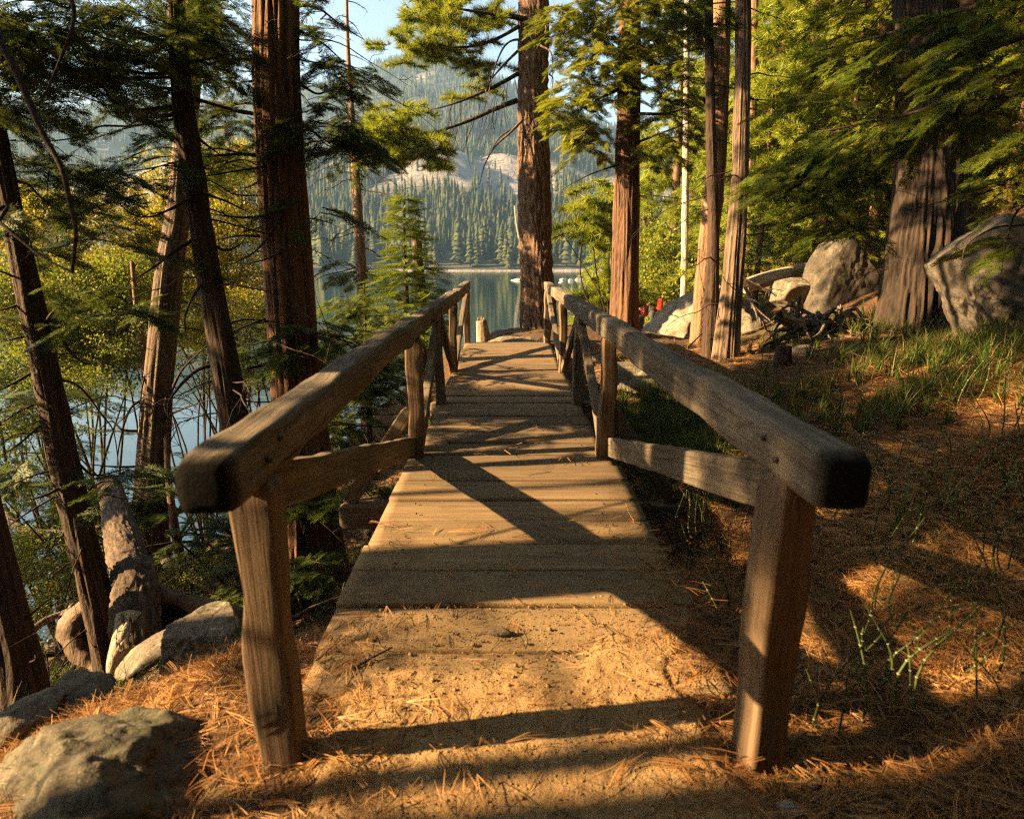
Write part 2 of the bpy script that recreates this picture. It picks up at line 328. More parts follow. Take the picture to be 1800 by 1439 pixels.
tag(obj('path', mb, M['dirt']), kind='structure')
# ---------------------------------------------------------------- lake
mb = MB(); xs = np.linspace(-2600, 2600, 20); ys = np.linspace(-200, 1200, 12)
V, F = grid(xs, ys, lambda X, Y: X * 0 + LAKE); mb.add(V, F)
q = NT('lake_water'); q.b.inputs['IOR'].default_value = 2.0; q.b.inputs['Specular IOR Level'].default_value = .5
a = q.noise(.5, (.25, 1, 1), 3, .5); b = q.noise(3.5, (.5, 1, 1), 2, .5)
c = q.ramp(q.noise(.02), [(.4, (.004, .018, .016)), (.6, (.006, .022, .02))])
q.fin(c, .03, q.bump(b, .10, .05, q.bump(a, .10, .12))); M['water'] = q.m
tag(obj('lake', mb, M['water'], smooth=True), kind='structure')
# ---------------------------------------------------------------- mountain
SHORE = 326.
_rp = [(-2500, 120), (-1400, 170), (-600, 190), (-300, 180), (0, 187), (60, 190), (115, 214), (200, 196), (300, 186), (450, 172), (560, 162), (620, 150), (660, 124), (720, 108), (790, 104), (830, 114), (850, 133), (900, 152), (960, 176), (1010, 205), (1060, 240), (1150, 262), (1400, 250), (1800, 215), (2300, 205)]
def _ratio(px_, py_):
    p = P(px_, py_, 1.0); return p[0] / p[1], (p[2] - H) / p[1]
_ra = np.array([_ratio(*p) for p in _rp])
def mz(A, Y):                          # A = X / Y
    X = A * Y; r = np.interp(A, _ra[:, 0], _ra[:, 1])
    s = np.clip((Y - SHORE) / (1380 - SHORE), 0, 1.6)
    prof = np.interp(s, [0, .08, .22, .35, .5, .65, .8, 1.0, 1.25, 1.6], [0, .035, .20, .29, .47, .56, .78, 1.0, .95, .7])
    z = H + (r * 1380) * prof * 1.0 - 8 * (1 - np.clip(s * 8, 0, 1))
    nn = n2(X, Y, 1 / 260., 21, 4) - .5; z = z + nn * 150 * np.clip(s * 2.2, 0, 1) * np.clip((1.05 - s) * 3, .12, 1)
    rid = 1 - np.abs(2 * n2(X, Y, 1 / 140., 25, 3) - 1); z = z + (rid - .6) * 34 * np.clip(s * 4, 0, 1) * np.clip((1.1 - s) * 3, .2, 1)
    z = z + (n2(X, Y, 1 / 22., 28, 3) - .5) * 8 * np.clip(s * 10, 0, 1)
    sh = np.clip((Y - SHORE - 6 * np.sin(X / 17.) - (n2(X, Y * 0, 1 / 60., 30, 2) - .5) * 30) / 14, -1, 1)
    return np.where(Y < SHORE + 60, np.minimum(z, LAKE + .1 + 1.6 * sh + np.clip(Y - SHORE, 0, 99) * .2), z)
As = np.concatenate([np.linspace(-3.2, -1.1, 160)[:-1], np.linspace(-1.1, .7, 480), np.linspace(.7, 1.8, 90)[1:]]); Ys = SHORE - 20 + np.concatenate([np.linspace(0, 60, 26)[:-1], 60 + 1560 * np.linspace(0, 1, 300) ** 1.25])
Ag, Yg = np.meshgrid(As, Ys); Z = mz(Ag, Yg)
mb = MB(); mb.add(np.stack([Ag * Yg, Yg, Z], -1).reshape(-1, 3), ringF(len(Ys), len(As), False))
def granite(X, Y, Z):                  # bare-rock factor
    a = X / Y; g = n2(X, Y, 1 / 75., 41, 3)
    band = np.exp(-((Z - 62) / 32.) ** 2) * np.clip((a + .20) * 6, 0, 1)
    return g + band * .225 - .10 * np.clip((Z - 100) / 40, 0, 1)
gf = granite(Ag * Yg, Yg, Z).ravel(); mb.A = [np.where(Z.ravel() < LAKE + .75, 1.0, np.where(Yg.ravel() < SHORE + 90, 0, np.clip((gf - .60) * 9, 0, 1)))]
q = NT('mountain_ground')
a = q.noise(.03, (1, 1, 2), 6, .65); b = q.noise(.2, (1, 1, 2.5), 5, .7, .5)
c = q.ramp(a, [(.35, (.03, .038, .016)), (.6, (.085, .078, .045))])
rk = q.ramp(b, [(.3, (.11, .09, .075)), (.5, (.22, .195, .165)), (.7, (.33, .3, .26))])
q.fin(q.mix(q.attr(), c, rk), .95, q.bump(b, .8, 4.0)); M['mount'] = q.m
tag(obj('mountain', mb, M['mount']), kind='structure')
def conifer_tpl(layers, ns, seed, jag=.35):       # unit height
    r = np.random.default_rng(seed); V = []; F = []; n = 0
    for k in range(layers):
        z0 = .1 + .8 * k / layers; z1 = min(1.0, z0 + 1.5 / layers); rad = .17 * (1 - z0) ** .8 + .012
        th = np.linspace(0, 2 * np.pi, ns, endpoint=False) + r.random() * 6; rr = rad * (1 - jag * r.random(ns)); rr[::2] *= .72
        ring = np.stack([np.cos(th) * rr, np.sin(th) * rr, z0 + (r.random(ns) - .6) * .05], 1)
        V += [ring, [[0, 0, z1]]]; j = np.arange(ns); F.append(np.stack([n + j, n + (j + 1) % ns, np.full(ns, n + ns)], 1)); n += ns + 1
    return np.vstack([np.asarray(v) for v in V]), np.vstack(F)
def place(mb, tpl, pos, Rm, scl, mi=0, tone=0):
    tv, tf = tpl; n = len(pos)
    if n == 0: return
    scl = np.asarray(scl, float)
    if scl.ndim == 1: scl = scl[:, None]
    V = np.einsum('nij,nvj->nvi', Rm, tv[None] * scl[:, None, :]) + pos[:, None]
    F = [(f[None] + (np.arange(n) * len(tv))[:, None, None]).reshape(-1, f.shape[1]) for f in (tf if isinstance(tf, list) else [tf])]
    mb.add(V.reshape(-1, 3), F, mi, tone)
def rotz(a):
    c, s = np.cos(a), np.sin(a); o = np.zeros_like(a); return np.stack([np.stack([c, -s, o], -1), np.stack([s, c, o], -1), np.stack([o, o, o + 1], -1)], -2)
q = NT('far_conifer_needles'); g = q.n('NewGeometry')
c = q.ramp(q.math('ADD', q.math('MULTIPLY', q.noise(.02, detail=3), .8), q.math('MULTIPLY', g.outputs['Random Per Island'], .5)), [(.3, (.009, .020, .008)), (.6, (.022, .034, .011)), (.9, (.055, .062, .018))])
q.fin(c, .9); M['far'] = q.m
mb = MB(); N = 120000
a = np.where(rng.random(N) < .9, rng.uniform(-1.0, .6, N), rng.uniform(-2.2, 1, N)); y = 340 + 1120 * rng.random(N) ** .75; z = mz(a, y); x = a * y
k = ((granite(x, y, z) < .60) | (y < SHORE + 90) | (rng.random(N) < .05)) & (granite(x, y, z) < .9 + .22 * (rng.random(N) ** 2 - .1)) & (z > LAKE + 1.5) & (rng.random(N) < .45 + .7 * np.clip(1 - (y - 340) / 900, 0, 1))
x, y, z = x[k], y[k], z[k]; n = len(x); hgt = 4 + 15 * rng.random(n) ** 1.6 * (1 + .15 * (y > 900))
for i in range(4):
    s = slice(i, None, 4); hh = hgt[s]
    place(mb, conifer_tpl(4, 6, 50 + i), np.stack([x[s], y[s], z[s] - 1], 1), rotz(rng.random(len(hh)) * 6), np.stack([hh * 1.05, hh * 1.05, hh], 1))
tag(obj('mountain_forest', mb, M['far'], smooth=False), 'dense conifer forest covering the hazy mountainside across the lake', 'forest', kind='stuff')
# individual pines along the far shore
SP = []
for i in range(5):
    mb = MB(); mb2 = MB(); tube(mb2, [[0, 0, -.05], [0, 0, .9]], [.012, .004], 5)
    place(mb, conifer_tpl(9, 11, 70 + i, .55), np.zeros((1, 3)), np.eye(3)[None], np.array([[1.05, 1.05, 1.]]))
    SP.append((mesh('crown', mb, M['far'], False), mesh('trunk', mb2, M['twig'])))
for i in range(110):
    a = rnd.uniform(-.62, .42); yy = rnd.uniform(328, 342) + 40 * rnd.random() ** 2; zz = float(mz(np.array([a]), np.array([yy]))[0])
    s = rnd.uniform(14, 27) * (1 if rnd.random() < .8 else .6); cm, tm = SP[i % 5]
    t = thing('shore_pine', (a * yy, yy, max(zz, LAKE + 1) - .3), 'slender green pine in the dense row on the far lake shore', 'tree', 'pines along the far lake shore')
    t.scale = (s * rnd.uniform(1.0, 1.6),) * 2 + (s,); t.rotation_euler.z = rnd.random() * 6
    link(bpy.data.objects.new('crown', cm), t); link(bpy.data.objects.new('trunk', tm), t)
# ================================================================ BRIDGE
BR = thing('wooden_footbridge', (0, 6, 0), 'rustic wooden footbridge with plank deck and hewn log handrails', 'footbridge')
def beam(name, p0, p1, w, h, mat, seed=0, n=5.0, wob=.006, hew=.006, rnd_end=.5, dark=0, ns=32, tw=0, wave=.0):
    p0 = np.array(p0, float); p1 = np.array(p1, float); L = np.linalg.norm(p1 - p0); z = (p1 - p0) / L
    ref = np.array([0, 0, 1.]) if abs(z[2]) < .9 else np.array([0, 1., 0])
    x = unit(np.cross(ref, z)) if abs(z[2]) < .9 else unit(np.cross(ref, z)); y = np.cross(z, x)
    nr = max(8, int(L / .035)); s = np.linspace(0, L, nr); th = np.linspace(0, 2 * np.pi, ns, endpoint=False) + .001
    c, sn = np.cos(th), np.sin(th); cx = np.sign(c) * np.abs(c) ** (2 / n) * w / 2; cyy = np.sign(sn) * np.abs(sn) ** (2 / n) * h / 2
    e = rnd_end * min(w, h) * .55; sc_ = np.ones(nr)
    for k, d in enumerate(s):
        dd = min(d, L - d); sc_[k] = 1 - (.22 * (1 - dd / e) ** 2 if dd < e else 0)
    so = seed * 13.7; tt = np.stack([s * 2.2, s * 0 + so, s * 0], 1)
    ox = (noise(tt, 1) - .5) * wob * 2 + (noise(tt * 2.7, 6) - .5) * wave; oy = (noise(tt, 2) - .5) * wob * 2
    ws = 1 + (noise(tt * 1.6, 3) - .5) * wave * 8 / max(w, .01) * .25
    V = np.zeros((nr, ns, 3)); V[..., 0] = cx * (sc_ * ws)[:, None] + ox[:, None]; V[..., 1] = cyy * sc_[:, None] + oy[:, None]; V[..., 2] = s[:, None]
    q_ = V.reshape(-1, 3); nn = noise(np.stack([q_[:, 0] * 9 + so, q_[:, 1] * 9, q_[:, 2] * 6.5], 1), 4) - .5
    n2_ = noise(np.stack([q_[:, 0] * 40 + so, q_[:, 1] * 40, q_[:, 2] * 5], 1), 5) - .5
    rad = unit(q_ * [1, 1, 0]); q_ = q_ + rad * (nn * hew * 2.4 + n2_ * .003)[:, None]
    mb = MB(); j = np.arange(ns); k = (j + 1) % ns
    Vc = np.vstack([q_, q_[:ns] * [.6, .6, 0] + [0, 0, -.004], q_[-ns:] * [.6, .6, 1] + [0, 0, .004], [[ox[0], oy[0], -.006], [ox[-1], oy[-1], L + .006]]])
    o1 = nr * ns; o2 = o1 + ns; o3 = o2 + ns
    F = [ringF(nr, ns), np.stack([k, j, o1 + j, o1 + k], 1), np.stack([o1 - ns + j, o1 - ns + k, o2 + k, o2 + j], 1),
         np.stack([o1 + k, o1 + j, np.full(ns, o3)], 1), np.stack([o2 + j, o2 + k, np.full(ns, o3 + 1)], 1)]
    tone = np.zeros(len(Vc))
    if dark:
        sz = Vc[:, 2]; nz = (noise(Vc * 30, 9) - .5) * .03
        if dark & 1: tone = np.maximum(tone, np.clip(1.5 - (sz + nz * .5) / .042, 0, 1))
        if dark & 2: tone = np.maximum(tone, np.clip(1.25 - (L - sz + nz) / .055, 0, 1))
    mb.add(Vc, F, 0, tone)
    o = bpy.data.objects.new(name, mesh(name, mb, mat)); link(o, BR)
    mat4 = Matrix(((x[0], y[0], z[0], 0), (x[1], y[1], z[1], 0), (x[2], y[2], z[2], 0), (0, 0, 0, 1)))
    if tw: mat4 = mat4 @ Matrix.Rotation(tw, 4, 'Z')
    o.rotation_euler = mat4.to_euler(); o.location = tuple(p0 - np.array(BR.location)); return o
PY = [1.64, 4.66, 6.45, 8.2, 11.05]
def pxx(side, Y): return float(bx(Y)) + side * (.745 - .004 * (Y - 1.6))
for si, side in enumerate((-1, 1)):
    A = np.array([pxx(side, 1.36), 1.36, 1.0]); B = np.array([pxx(side, 11.25), 11.25, .985])
    # handrail log
    beam('handrail', A, B, .125, .15, M['rail'], 3 + si, 6, .012, (.012 if side < 0 else .006), .95, dark=1, ns=48, wave=.006)
    for k, Y in enumerate(PY):
        X = pxx(side, Y); w_ = (.118, .11, .10, .10, .115)[k]
        lo = -.25 if k in (0, 4) else -.35
        beam('post', (X + side * (.0 if k else -.005), Y + (.02 if k == 0 else 0), lo), (X - side * (.0 if k else .0), Y, .93), w_, w_ * 1.05, M['post' if (k in (0, 1, 3)) else 'rail'], 11 + k + 7 * si, 10, .012, .005, .2, tw=R((14 if side > 0 else 5) if k == 0 else 6), wave=.018 if k < 2 else .01)
    def br(name, a, za, b, zb, w_, h_, off, sd):
        X1 = pxx(side, a) - side * off; X2 = pxx(side, b) - side * off
        beam(name, (X1, a, za), (X2, b, zb), w_, h_, M['rail'], sd + si, 10, .007, .005, .2)
    br('brace', PY[0] + .06, .86, PY[1] - .02, .075, .06, .15, -.035, 31)
    br('brace', PY[1] + .10, .05, PY[2] - .02, .90, .07, .11, .0, 37)
    br('brace', PY[2] + .05, .90, PY[3] - .08, .05, .07, .10, .0, 41)
    br('brace', PY[3] + .10, .05, PY[4] - .08, .88, .07, .10, .0, 43)
    # outrigger strut
    Y = PY[1] - .03
    beam('strut', (side * 1.30 + float(bx(Y)), Y + .04, -.40), (pxx(side, Y) + side * .045, Y + .04, .36), .05, .11, M['beam'], 51 + si, 9, .002, .003, .1)
    for (dy, dz, r_) in ((1.60, .985, 0), (1.69, 1.02, 1)):
        mb = MB(); X = pxx(side, dy) - side * .064
        tube(mb, [[X - side * -.012, dy, dz], [X - side * .008, dy, dz]], [.009, .009], 8); obj('bolt', mb, m_plain('rusty_bolt', (.03, .02, .015), .5) if 'bolt' not in M else M['bolt'], BR)
beam('cross_beam', (-1.37, PY[1], -.50), (1.37, PY[1], -.50), .12, .2, M['beam'], 61, 12, .002, .003, .1)
beam('cross_beam', (-1.1, PY[3], -.50), (1.1, PY[3], -.50), .12, .2, M['beam'], 62, 12, .002, .003, .1)
for X in (-.55, .55): beam('stringer', (X, 2.1, -.19), (X - .11, 11.1, -.19), .14, .24, M['beam'], 65, 12, .003, .003, .1)
# deck planks
rows = [601.7, 641, 653, 667.7, 685.7, 696, 706.7, 717, 730, 745, 760, 777.7, 798, 819, 845, 877, 912, 955, 1003, 1065, 1143, 1222]
def Yrow(r): v = (r - 719.5) / FPX; return H * (cp_ - v * sp_) / (sp_ + v * cp_)
ye = sorted(Yrow(r) for r in rows); mb = MB()
for i in range(len(ye) - 1):
    y0, y1 = ye[i], ye[i + 1]; g = .0065 + .0075 * rnd.random(); y0 += g; y1 -= g; zt = (rnd.random() - .5) * .02; nx = 26
    e0 = rnd.uniform(-.02, .012); e1 = rnd.uniform(-.02, .012); cx0 = float(bx((y0 + y1) / 2))
    hw = .80 if (y0 + y1) / 2 < 4.7 else .755 if (y0 + y1) / 2 < 8 else .74
    s = np.linspace(-hw - e0, hw + e1, nx) + cx0; ch = .006
    prof = [(y0, -.045), (y0, zt - ch), (y0 + ch * .9, zt - .001), ((y0 * 2 + y1) / 3, zt), ((y0 + 2 * y1) / 3, zt), (y1 - ch * .9, zt - .001), (y1, zt - ch), (y1, -.045)]
    V = np.zeros((nx, len(prof), 3))
    for k, (yy, zz) in enumerate(prof): V[:, k, 0] = s; V[:, k, 1] = yy; V[:, k, 2] = zz
    wv = (noise(np.stack([s * 3.3, s * 0 + i * 5.1, s * 0], 1), 3) - .5) * .012; V[:, :3, 1] += wv[:, None]
    wv = (noise(np.stack([s * 2.3, s * 0 + i * 5.1 + 50, s * 0], 1), 3) - .5) * .006; V[:, -3:, 1] += wv[:, None]
    cup = (noise(np.stack([s * 1.1, s * 0 + i * 9.1, s * 0], 1), 5) - .5) * .011; V[:, 1:7, 2] += cup[:, None]
    m_ = len(prof); o = (nx - 1) * m_
    mb.add(V.reshape(-1, 3), [ringF(nx, m_), np.array([[*range(m_)][::-1]]), np.array([[o + k for k in range(m_)]])], 0, rnd.random())
q = NT('deck_planks')
g = q.noise(1, (1.1, 34, 30), 7, .65, .8); g2 = q.noise(1, (3, 130, 60), 3, .6); big = q.noise(1.6, (1, 1, 1), 4, .6); sd = q.noise(120, (1, 1, 1), 3, .7)
c = q.ramp(g, [(.28, (.075, .046, .023)), (.48, (.185, .122, .062)), (.72, (.33, .23, .125))])
c = q.mix(q.math('MULTIPLY', q.attr(), .75), c, (.085, .06, .036))
c = q.mix(q.ramp(g2, [(.3, (.7, .7, .7)), (.42, (0, 0, 0))]), c, (.1, .065, .035))
sp = q.n('SeparateXYZ'); q.l(q.tc.outputs['Object'], sp.inputs[0])
yy = q.math('SUBTRACT', .9, q.math('MULTIPLY_ADD', sp.outputs[1], .28, 1.56))
dust = q.math('ADD', q.math('MULTIPLY', big, .9), yy)
c = q.mix(q.ramp(dust, [(.35, (0, 0, 0)), (.95, (.62, .62, .62))]), c, q.ramp(sd, [(.35, (.17, .1, .043)), (.6, (.34, .225, .1))]))
c = q.mix(q.ramp(q.noise(1, (2.2, 7, 4), 5, .65, .6), [(.5, (0, 0, 0)), (.66, (.6, .6, .6))]), c, (.10, .062, .032))
c = q.mix(q.ramp(q.noise(1, (4, 9, 4), 2, .5, .5), [(.24, (.75, .75, .75)), (.3, (0, 0, 0))]), c, (.085, .05, .025))
q.fin(c, .85, q.bump(sd, .5, .004, q.bump(g2, .6, .004, q.bump(g, .8, .008)))); M['deck'] = q.m
obj('deck', mb, M['deck'], BR, smooth=False)
# nail heads, each its own small part sharing one mesh
mb = MB(); tube(mb, [[0, 0, -.004], [0, 0, .0035]], [.006, .0052], 7); nail_me = mesh('nail_head', mb, m_plain('nail_iron', (.04, .025, .018), .6))
for i in range(len(ye) - 1):
    ym = (ye[i] + ye[i + 1]) / 2
    for X in (-.60, .56):
        for dd in (-.25, .25):
            yy = ym + dd * (ye[i + 1] - ye[i]); link(bpy.data.objects.new('nail_head', nail_me), BR, (X + float(bx(yy)) + rnd.uniform(-.02, .02), yy - 6, .003))
def top_z(X, Y):                       # highest walkable surface
    z = gz(X, Y); inb = (np.abs(X - bx(Y)) < .79) & (Y > 2.0) & (Y < 11)
    z = np.where(inb, .004, z); pz = path_full(X, Y); inp = (X > -.78) & (X < .86) & (Y < 3)
    return np.where(inp, np.maximum(z, pz), z)
# ================================================================ FOLIAGE TEMPLATES (x = tip direction, z = up)
def quad_leaf(V, F, a, d, L, wd, lift=0):
    d = unit(np.array([*d, 0.])); s = np.array([-d[1], d[0], 0]) * wd; a = np.array(a, float); n = len(V)
    V += [a, a + d * L * .5 + s + [0, 0, lift], a + d * L, a + d * L * .5 - s + [0, 0, lift]]; F.append([n, n + 1, n + 2, n + 3])
def tpl_cedar(seed, near=True):
    r = random.Random(seed); V = []; F = []
    N_ = 9 if near else 4
    for k in range(N_):
        s = .08 + .8 * k / N_; zc = -.16 * s * s
        for sd in (-1, 1):
            L = (.50 * (1 - s * .75)) * r.uniform(.75, 1.15); an = sd * R(r.uniform(32, 50)); d = (math.cos(an), math.sin(an)); a = (s, 0, zc)
            quad_leaf(V, F, a, d, L, .017 if near else .05, r.uniform(-.05, .05))
            if near:
                for m in range(3):
                    f = .25 + .25 * m; b = (a[0] + d[0] * L * f, a[1] + d[1] * L * f, zc)
                    for s2 in (-1, 1):
                        a2 = an + s2 * R(r.uniform(30, 48)); quad_leaf(V, F, b, (math.cos(a2), math.sin(a2)), L * (.42 - .08 * m), .014, r.uniform(-.04, .04))
    quad_leaf(V, F, (0, 0, 0), (1, 0), .6, .022); quad_leaf(V, F, (.5, 0, -.06), (1, .05), .55, .035)
    return np.array(V), np.array(F)
def tpl_tuft(seed, n=40, w=.026, spread=80, axis=.35):
    r = random.Random(seed); V = []; F = []
    for k in range(n):
        an = R(r.uniform(8, spread)); ph = r.uniform(0, 6.28); a = np.array([r.uniform(0, axis), 0, 0])
        d = np.array([math.cos(an), math.sin(an) * math.cos(ph), math.sin(an) * math.sin(ph)]); s = unit(np.cross(d, [r.random() - .5, r.random() - .5, r.random() - .5])) * w
        L = r.uniform(.7, 1.05); m = len(V); V += [a + s, a - s, a + d * L + [0, 0, -.06]]; F.append([m, m + 1, m + 2])
    return np.array(V), np.array(F)
def tpl_fir(seed):
    r = random.Random(seed); V = []; F = []
    def twig(o, an, L):
        n = int(22 * L)
        for k in range(n):
            s = k / n * L
            for sd in (-1, 1):
                a2 = an + sd * R(r.uniform(45, 65)); c = (o[0] + math.cos(an) * s, o[1] + math.sin(an) * s, 0); m = len(V)
                d = np.array([math.cos(a2), math.sin(a2), r.uniform(.0, .5)]) * .11; w_ = np.array([math.cos(an), math.sin(an), 0]) * .016
                V.extend([np.array(c) - w_, np.array(c) + w_, np.array(c) + d]); F.append([m, m + 1, m + 2])
    twig((0, 0), 0, 1.0)
    for s in (.2, .4, .6):
        for sd in (-1, 1): twig((s, 0), sd * R(42), .5 * (1 - s * .6))
    return np.array(V), np.array(F)
def tpl_leaves(seed, n=16, sz=.14):
    r = random.Random(seed); V = []; F = []
    for k in range(n):
        a = np.array([r.uniform(0, 1), r.uniform(-.35, .35), r.uniform(-.3, .3)]); d = unit(np.array([r.uniform(-.2, 1), r.uniform(-1, 1), r.uniform(-.9, .4)])); s = unit(np.cross(d, [r.uniform(-.4, .4), r.uniform(-.4, .4), 1])) * sz * .32
        m = len(V); V += [a, a + d * sz * .5 + s, a + d * sz, a + d * sz * .5 - s]; F.append([m, m + 1, m + 2, m + 3])
    return np.array(V), np.array(F)
TPL = {'cedar': [tpl_cedar(i) for i in range(3)], 'cedar_far': [tpl_cedar(i, False) for i in range(3)],
       'pine': [tpl_tuft(i) for i in range(3)], 'pine_far': [tpl_tuft(i, 15, .04) for i in range(3)],
       'fir': [tpl_fir(i) for i in range(2)], 'leaf': [tpl_leaves(i) for i in range(3)], 'leaf_far': [tpl_leaves(i, 9, .2) for i in range(3)]}
FS = {'cedar': .27, 'cedar_far': .36, 'pine': .2, 'pine_far': .26, 'fir': .34, 'leaf': .34, 'leaf_far': .5}
def rot_frames(D, roll, up=(0, 0, 1)):
    D = unit(D); U = np.broadcast_to(np.asarray(up, float), D.shape); Yv = np.cross(U, D)
    bad = np.linalg.norm(Yv, axis=1) < 1e-3; Yv[bad] = [0, 1, 0]; Yv = unit(Yv); Zv = np.cross(D, Yv)
    c, s = np.cos(roll)[:, None], np.sin(roll)[:, None]; Y2 = Yv * c + Zv * s; Z2 = Zv * c - Yv * s
    return np.stack([D, Y2, Z2], -1)
class Crown:
    def __init__(s, kind, size=1.0): s.kind = kind; s.p = []; s.d = []; s.s = []; s.tw = MB(); s.size = size; s.r = np.random.default_rng(rnd.randrange(10 ** 6))
    def bough(s, a, d, L, n=10, droop=.25, twig=.006):
        r = s.r; d = unit(np.asarray(d, float)); t = np.linspace(0, 1, 5)[:, None]
        path = np.asarray(a) + d * L * t + np.array([0, 0, -1.]) * (droop * L * t ** 2) + np.cumsum(r.normal(0, L * .02, (5, 3)), 0)
        if twig: tube(s.tw, path, np.linspace(twig, twig * .35, 5), 3, cap=False)
        f = np.linspace(.12, 1, n) + r.normal(0, .03, n); f = np.clip(f, 0, 1); q_ = spline(path, 24)[(f * 23).astype(int)]
        side = unit(np.cross(d, [0, 0, 1.]) + 1e-6); sg = np.where(np.arange(n) % 2, 1., -1.)[:, None]
        an = np.radians(r.uniform(20, 65, n))[:, None] * (1.1 - f[:, None] * .9)
        D = d * np.cos(an) + side * sg * np.sin(an) + np.array([0, 0, -1.]) * droop * f[:, None] + r.normal(0, .13, (n, 3))
        if s.kind.startswith('pine'): D = D + [0, 0, .25]
        s.p.append(q_); s.d.append(D); s.s.append(FS[s.kind] * s.size * r.uniform(.7, 1.25, n))
    def build(s, name, mat, parent):
        if not s.p: return
        p = np.concatenate(s.p); d = np.concatenate(s.d); sc_ = np.concatenate(s.s); mb = MB(); T = TPL[s.kind]; k = s.r.integers(0, len(T), len(p))
        Rm = rot_frames(d, s.r.normal(0, .45 if 'cedar' in s.kind or s.kind == 'fir' else 2.5, len(p)))
        for i in range(len(T)): m = k == i; place(mb, T[i], p[m], Rm[m], sc_[m])
        if s.tw.n:
            for v_ in s.tw.V: pass
            mb.add(np.concatenate(s.tw.V), s.tw.F, 1)
        return obj(name, mb, [mat, M['twig']], parent, smooth=False)
    def clump(s, x, y, t, rx, ry, rt, n, L=.5, base=(0, 0, 0), droop=.3, k=10):
        c = P(x, y, t); 
        for i in range(n):
            v = s.r.normal(0, .5, 3); v /= max(1, np.linalg.norm(v))
            q_ = c + np.array([v[0] * rx * t / FPX, v[1] * rt, v[2] * ry * t / FPX])
            a = s.r.uniform(0, 6.28); d = np.array([math.cos(a), math.sin(a), -.1]) * .8 + np.asarray(base); s.bough(q_, d, L * s.r.uniform(.6, 1.3), k, droop)
def trunk(parent, pts, mat, ns=40, fur=(7, .9), amp=.10, flare=0, top=None, seed=0, step=.06, name='trunk'):
    q_ = np.array(pts, float); L = np.linalg.norm(np.diff(q_[:, :3], axis=0), axis=1).sum(); n = int(np.clip(L / step, 8, 420))
    s = spline(q_, n); pth, r = s[:, :3], s[:, 3].copy(); T, X, Y = frames(pth); th = np.linspace(0, 2 * np.pi, ns, endpoint=False)
    c, sn = np.cos(th), np.sin(th); dl = np.concatenate([[0], np.cumsum(np.linalg.norm(np.diff(pth, axis=0), axis=1))])
    if flare: r = r * (1 + flare * np.exp(-dl / .35))
    K = fur[0]; nn = np.stack([(c * K)[None] + 0 * dl[:, None] + seed * 9.1, (sn * K)[None] + 0 * dl[:, None], dl[:, None] * fur[1] + 0 * c[None]], -1).reshape(-1, 3)
    w_ = noise(nn * [.35, .35, .5] + 40, 3)[:, None] * .9; f1 = 1 - np.abs(2 * noise(nn + w_, 1) - 1); f2 = noise(nn * [2.3, 2.3, 2], 2)
    tone = np.clip(1 - f1 * .85 + (f2 - .5) * .45, 0, 1).reshape(n, ns); big = (noise(nn * [.25, .25, .2] + 9, 5) - .5).reshape(n, ns)
    fl = 0
    if flare: fl = np.exp(-dl / .3)[:, None] * (np.cos(th * 5 + seed) * .16 + np.cos(th * 3 + 2) * .1)[None] * flare
    rr = r[:, None] * (1 + amp * (tone - .6) + big * .12 + fl)
    V = pth[:, None] + rr[..., None] * (c[None, :, None] * X[:, None] + sn[None, :, None] * Y[:, None])
    mb = MB(); mb.add(np.vstack([V.reshape(-1, 3), pth[-1:]]), [ringF(n, ns), np.stack([(n - 1) * ns + np.arange(ns), (n - 1) * ns + (np.arange(ns) + 1) % ns, np.full(ns, n * ns)], 1)], 0, np.append(tone.ravel(), .5))
    return obj(name, mb, mat, parent), s
def pts_px(L):                         # [(x, y, t, width_px)] -> x y z r
    return [(*P(a, b, t), w_ * .5 * t / FPX) for a, b, t, w_ in L]
def limb(parent, path, r0, r1, mat, n=14, ns=6, name='limb', jit=.15):
    s = spline(path, n); mb = MB(); tube(mb, s, np.linspace(r0, r1, n) , ns, jit=jit); return obj(name, mb, M[mat] if isinstance(mat, str) else mat, parent), s
def limb_px(parent, L, r0, r1, mat='twig', n=18): return limb(parent, [P(*a) for a in L], r0, r1, mat, n)
def dead_limb(parent, a, az, L, r0, mat='twig', rise=.1, droop=.5, sub=4):
    d = np.array([math.cos(az), math.sin(az), 0]); s = np.linspace(0, 1, 7)[:, None]
    p = np.asarray(a) + d * L * s + np.array([0, 0, 1.]) * L * (rise * s - droop * s ** 2) + np.cumsum(rng.normal(0, L * .03, (7, 3)), 0) * (s > 0)
    p = spline(p, 14); mb = MB(); tube(mb, p, np.linspace(r0, r0 * .25, 14), 5, jit=.2)
    for k in range(sub):
        f = rng.integers(4, 13); q_ = p[f]; dd = unit(d * .6 + rng.normal(0, .6, 3)); l = L * rng.uniform(.15, .4); s2 = np.linspace(0, 1, 5)[:, None]
        tube(mb, q_ + dd * l * s2 + np.array([0, 0, -1.]) * l * .35 * s2 ** 2 + np.cumsum(rng.normal(0, l * .04, (5, 3)), 0) * (s2 > 0), np.linspace(r0 * .4, r0 * .1, 5), 4, cap=False)
    obj('limb', mb, M[mat] if isinstance(mat, str) else mat, parent); return p
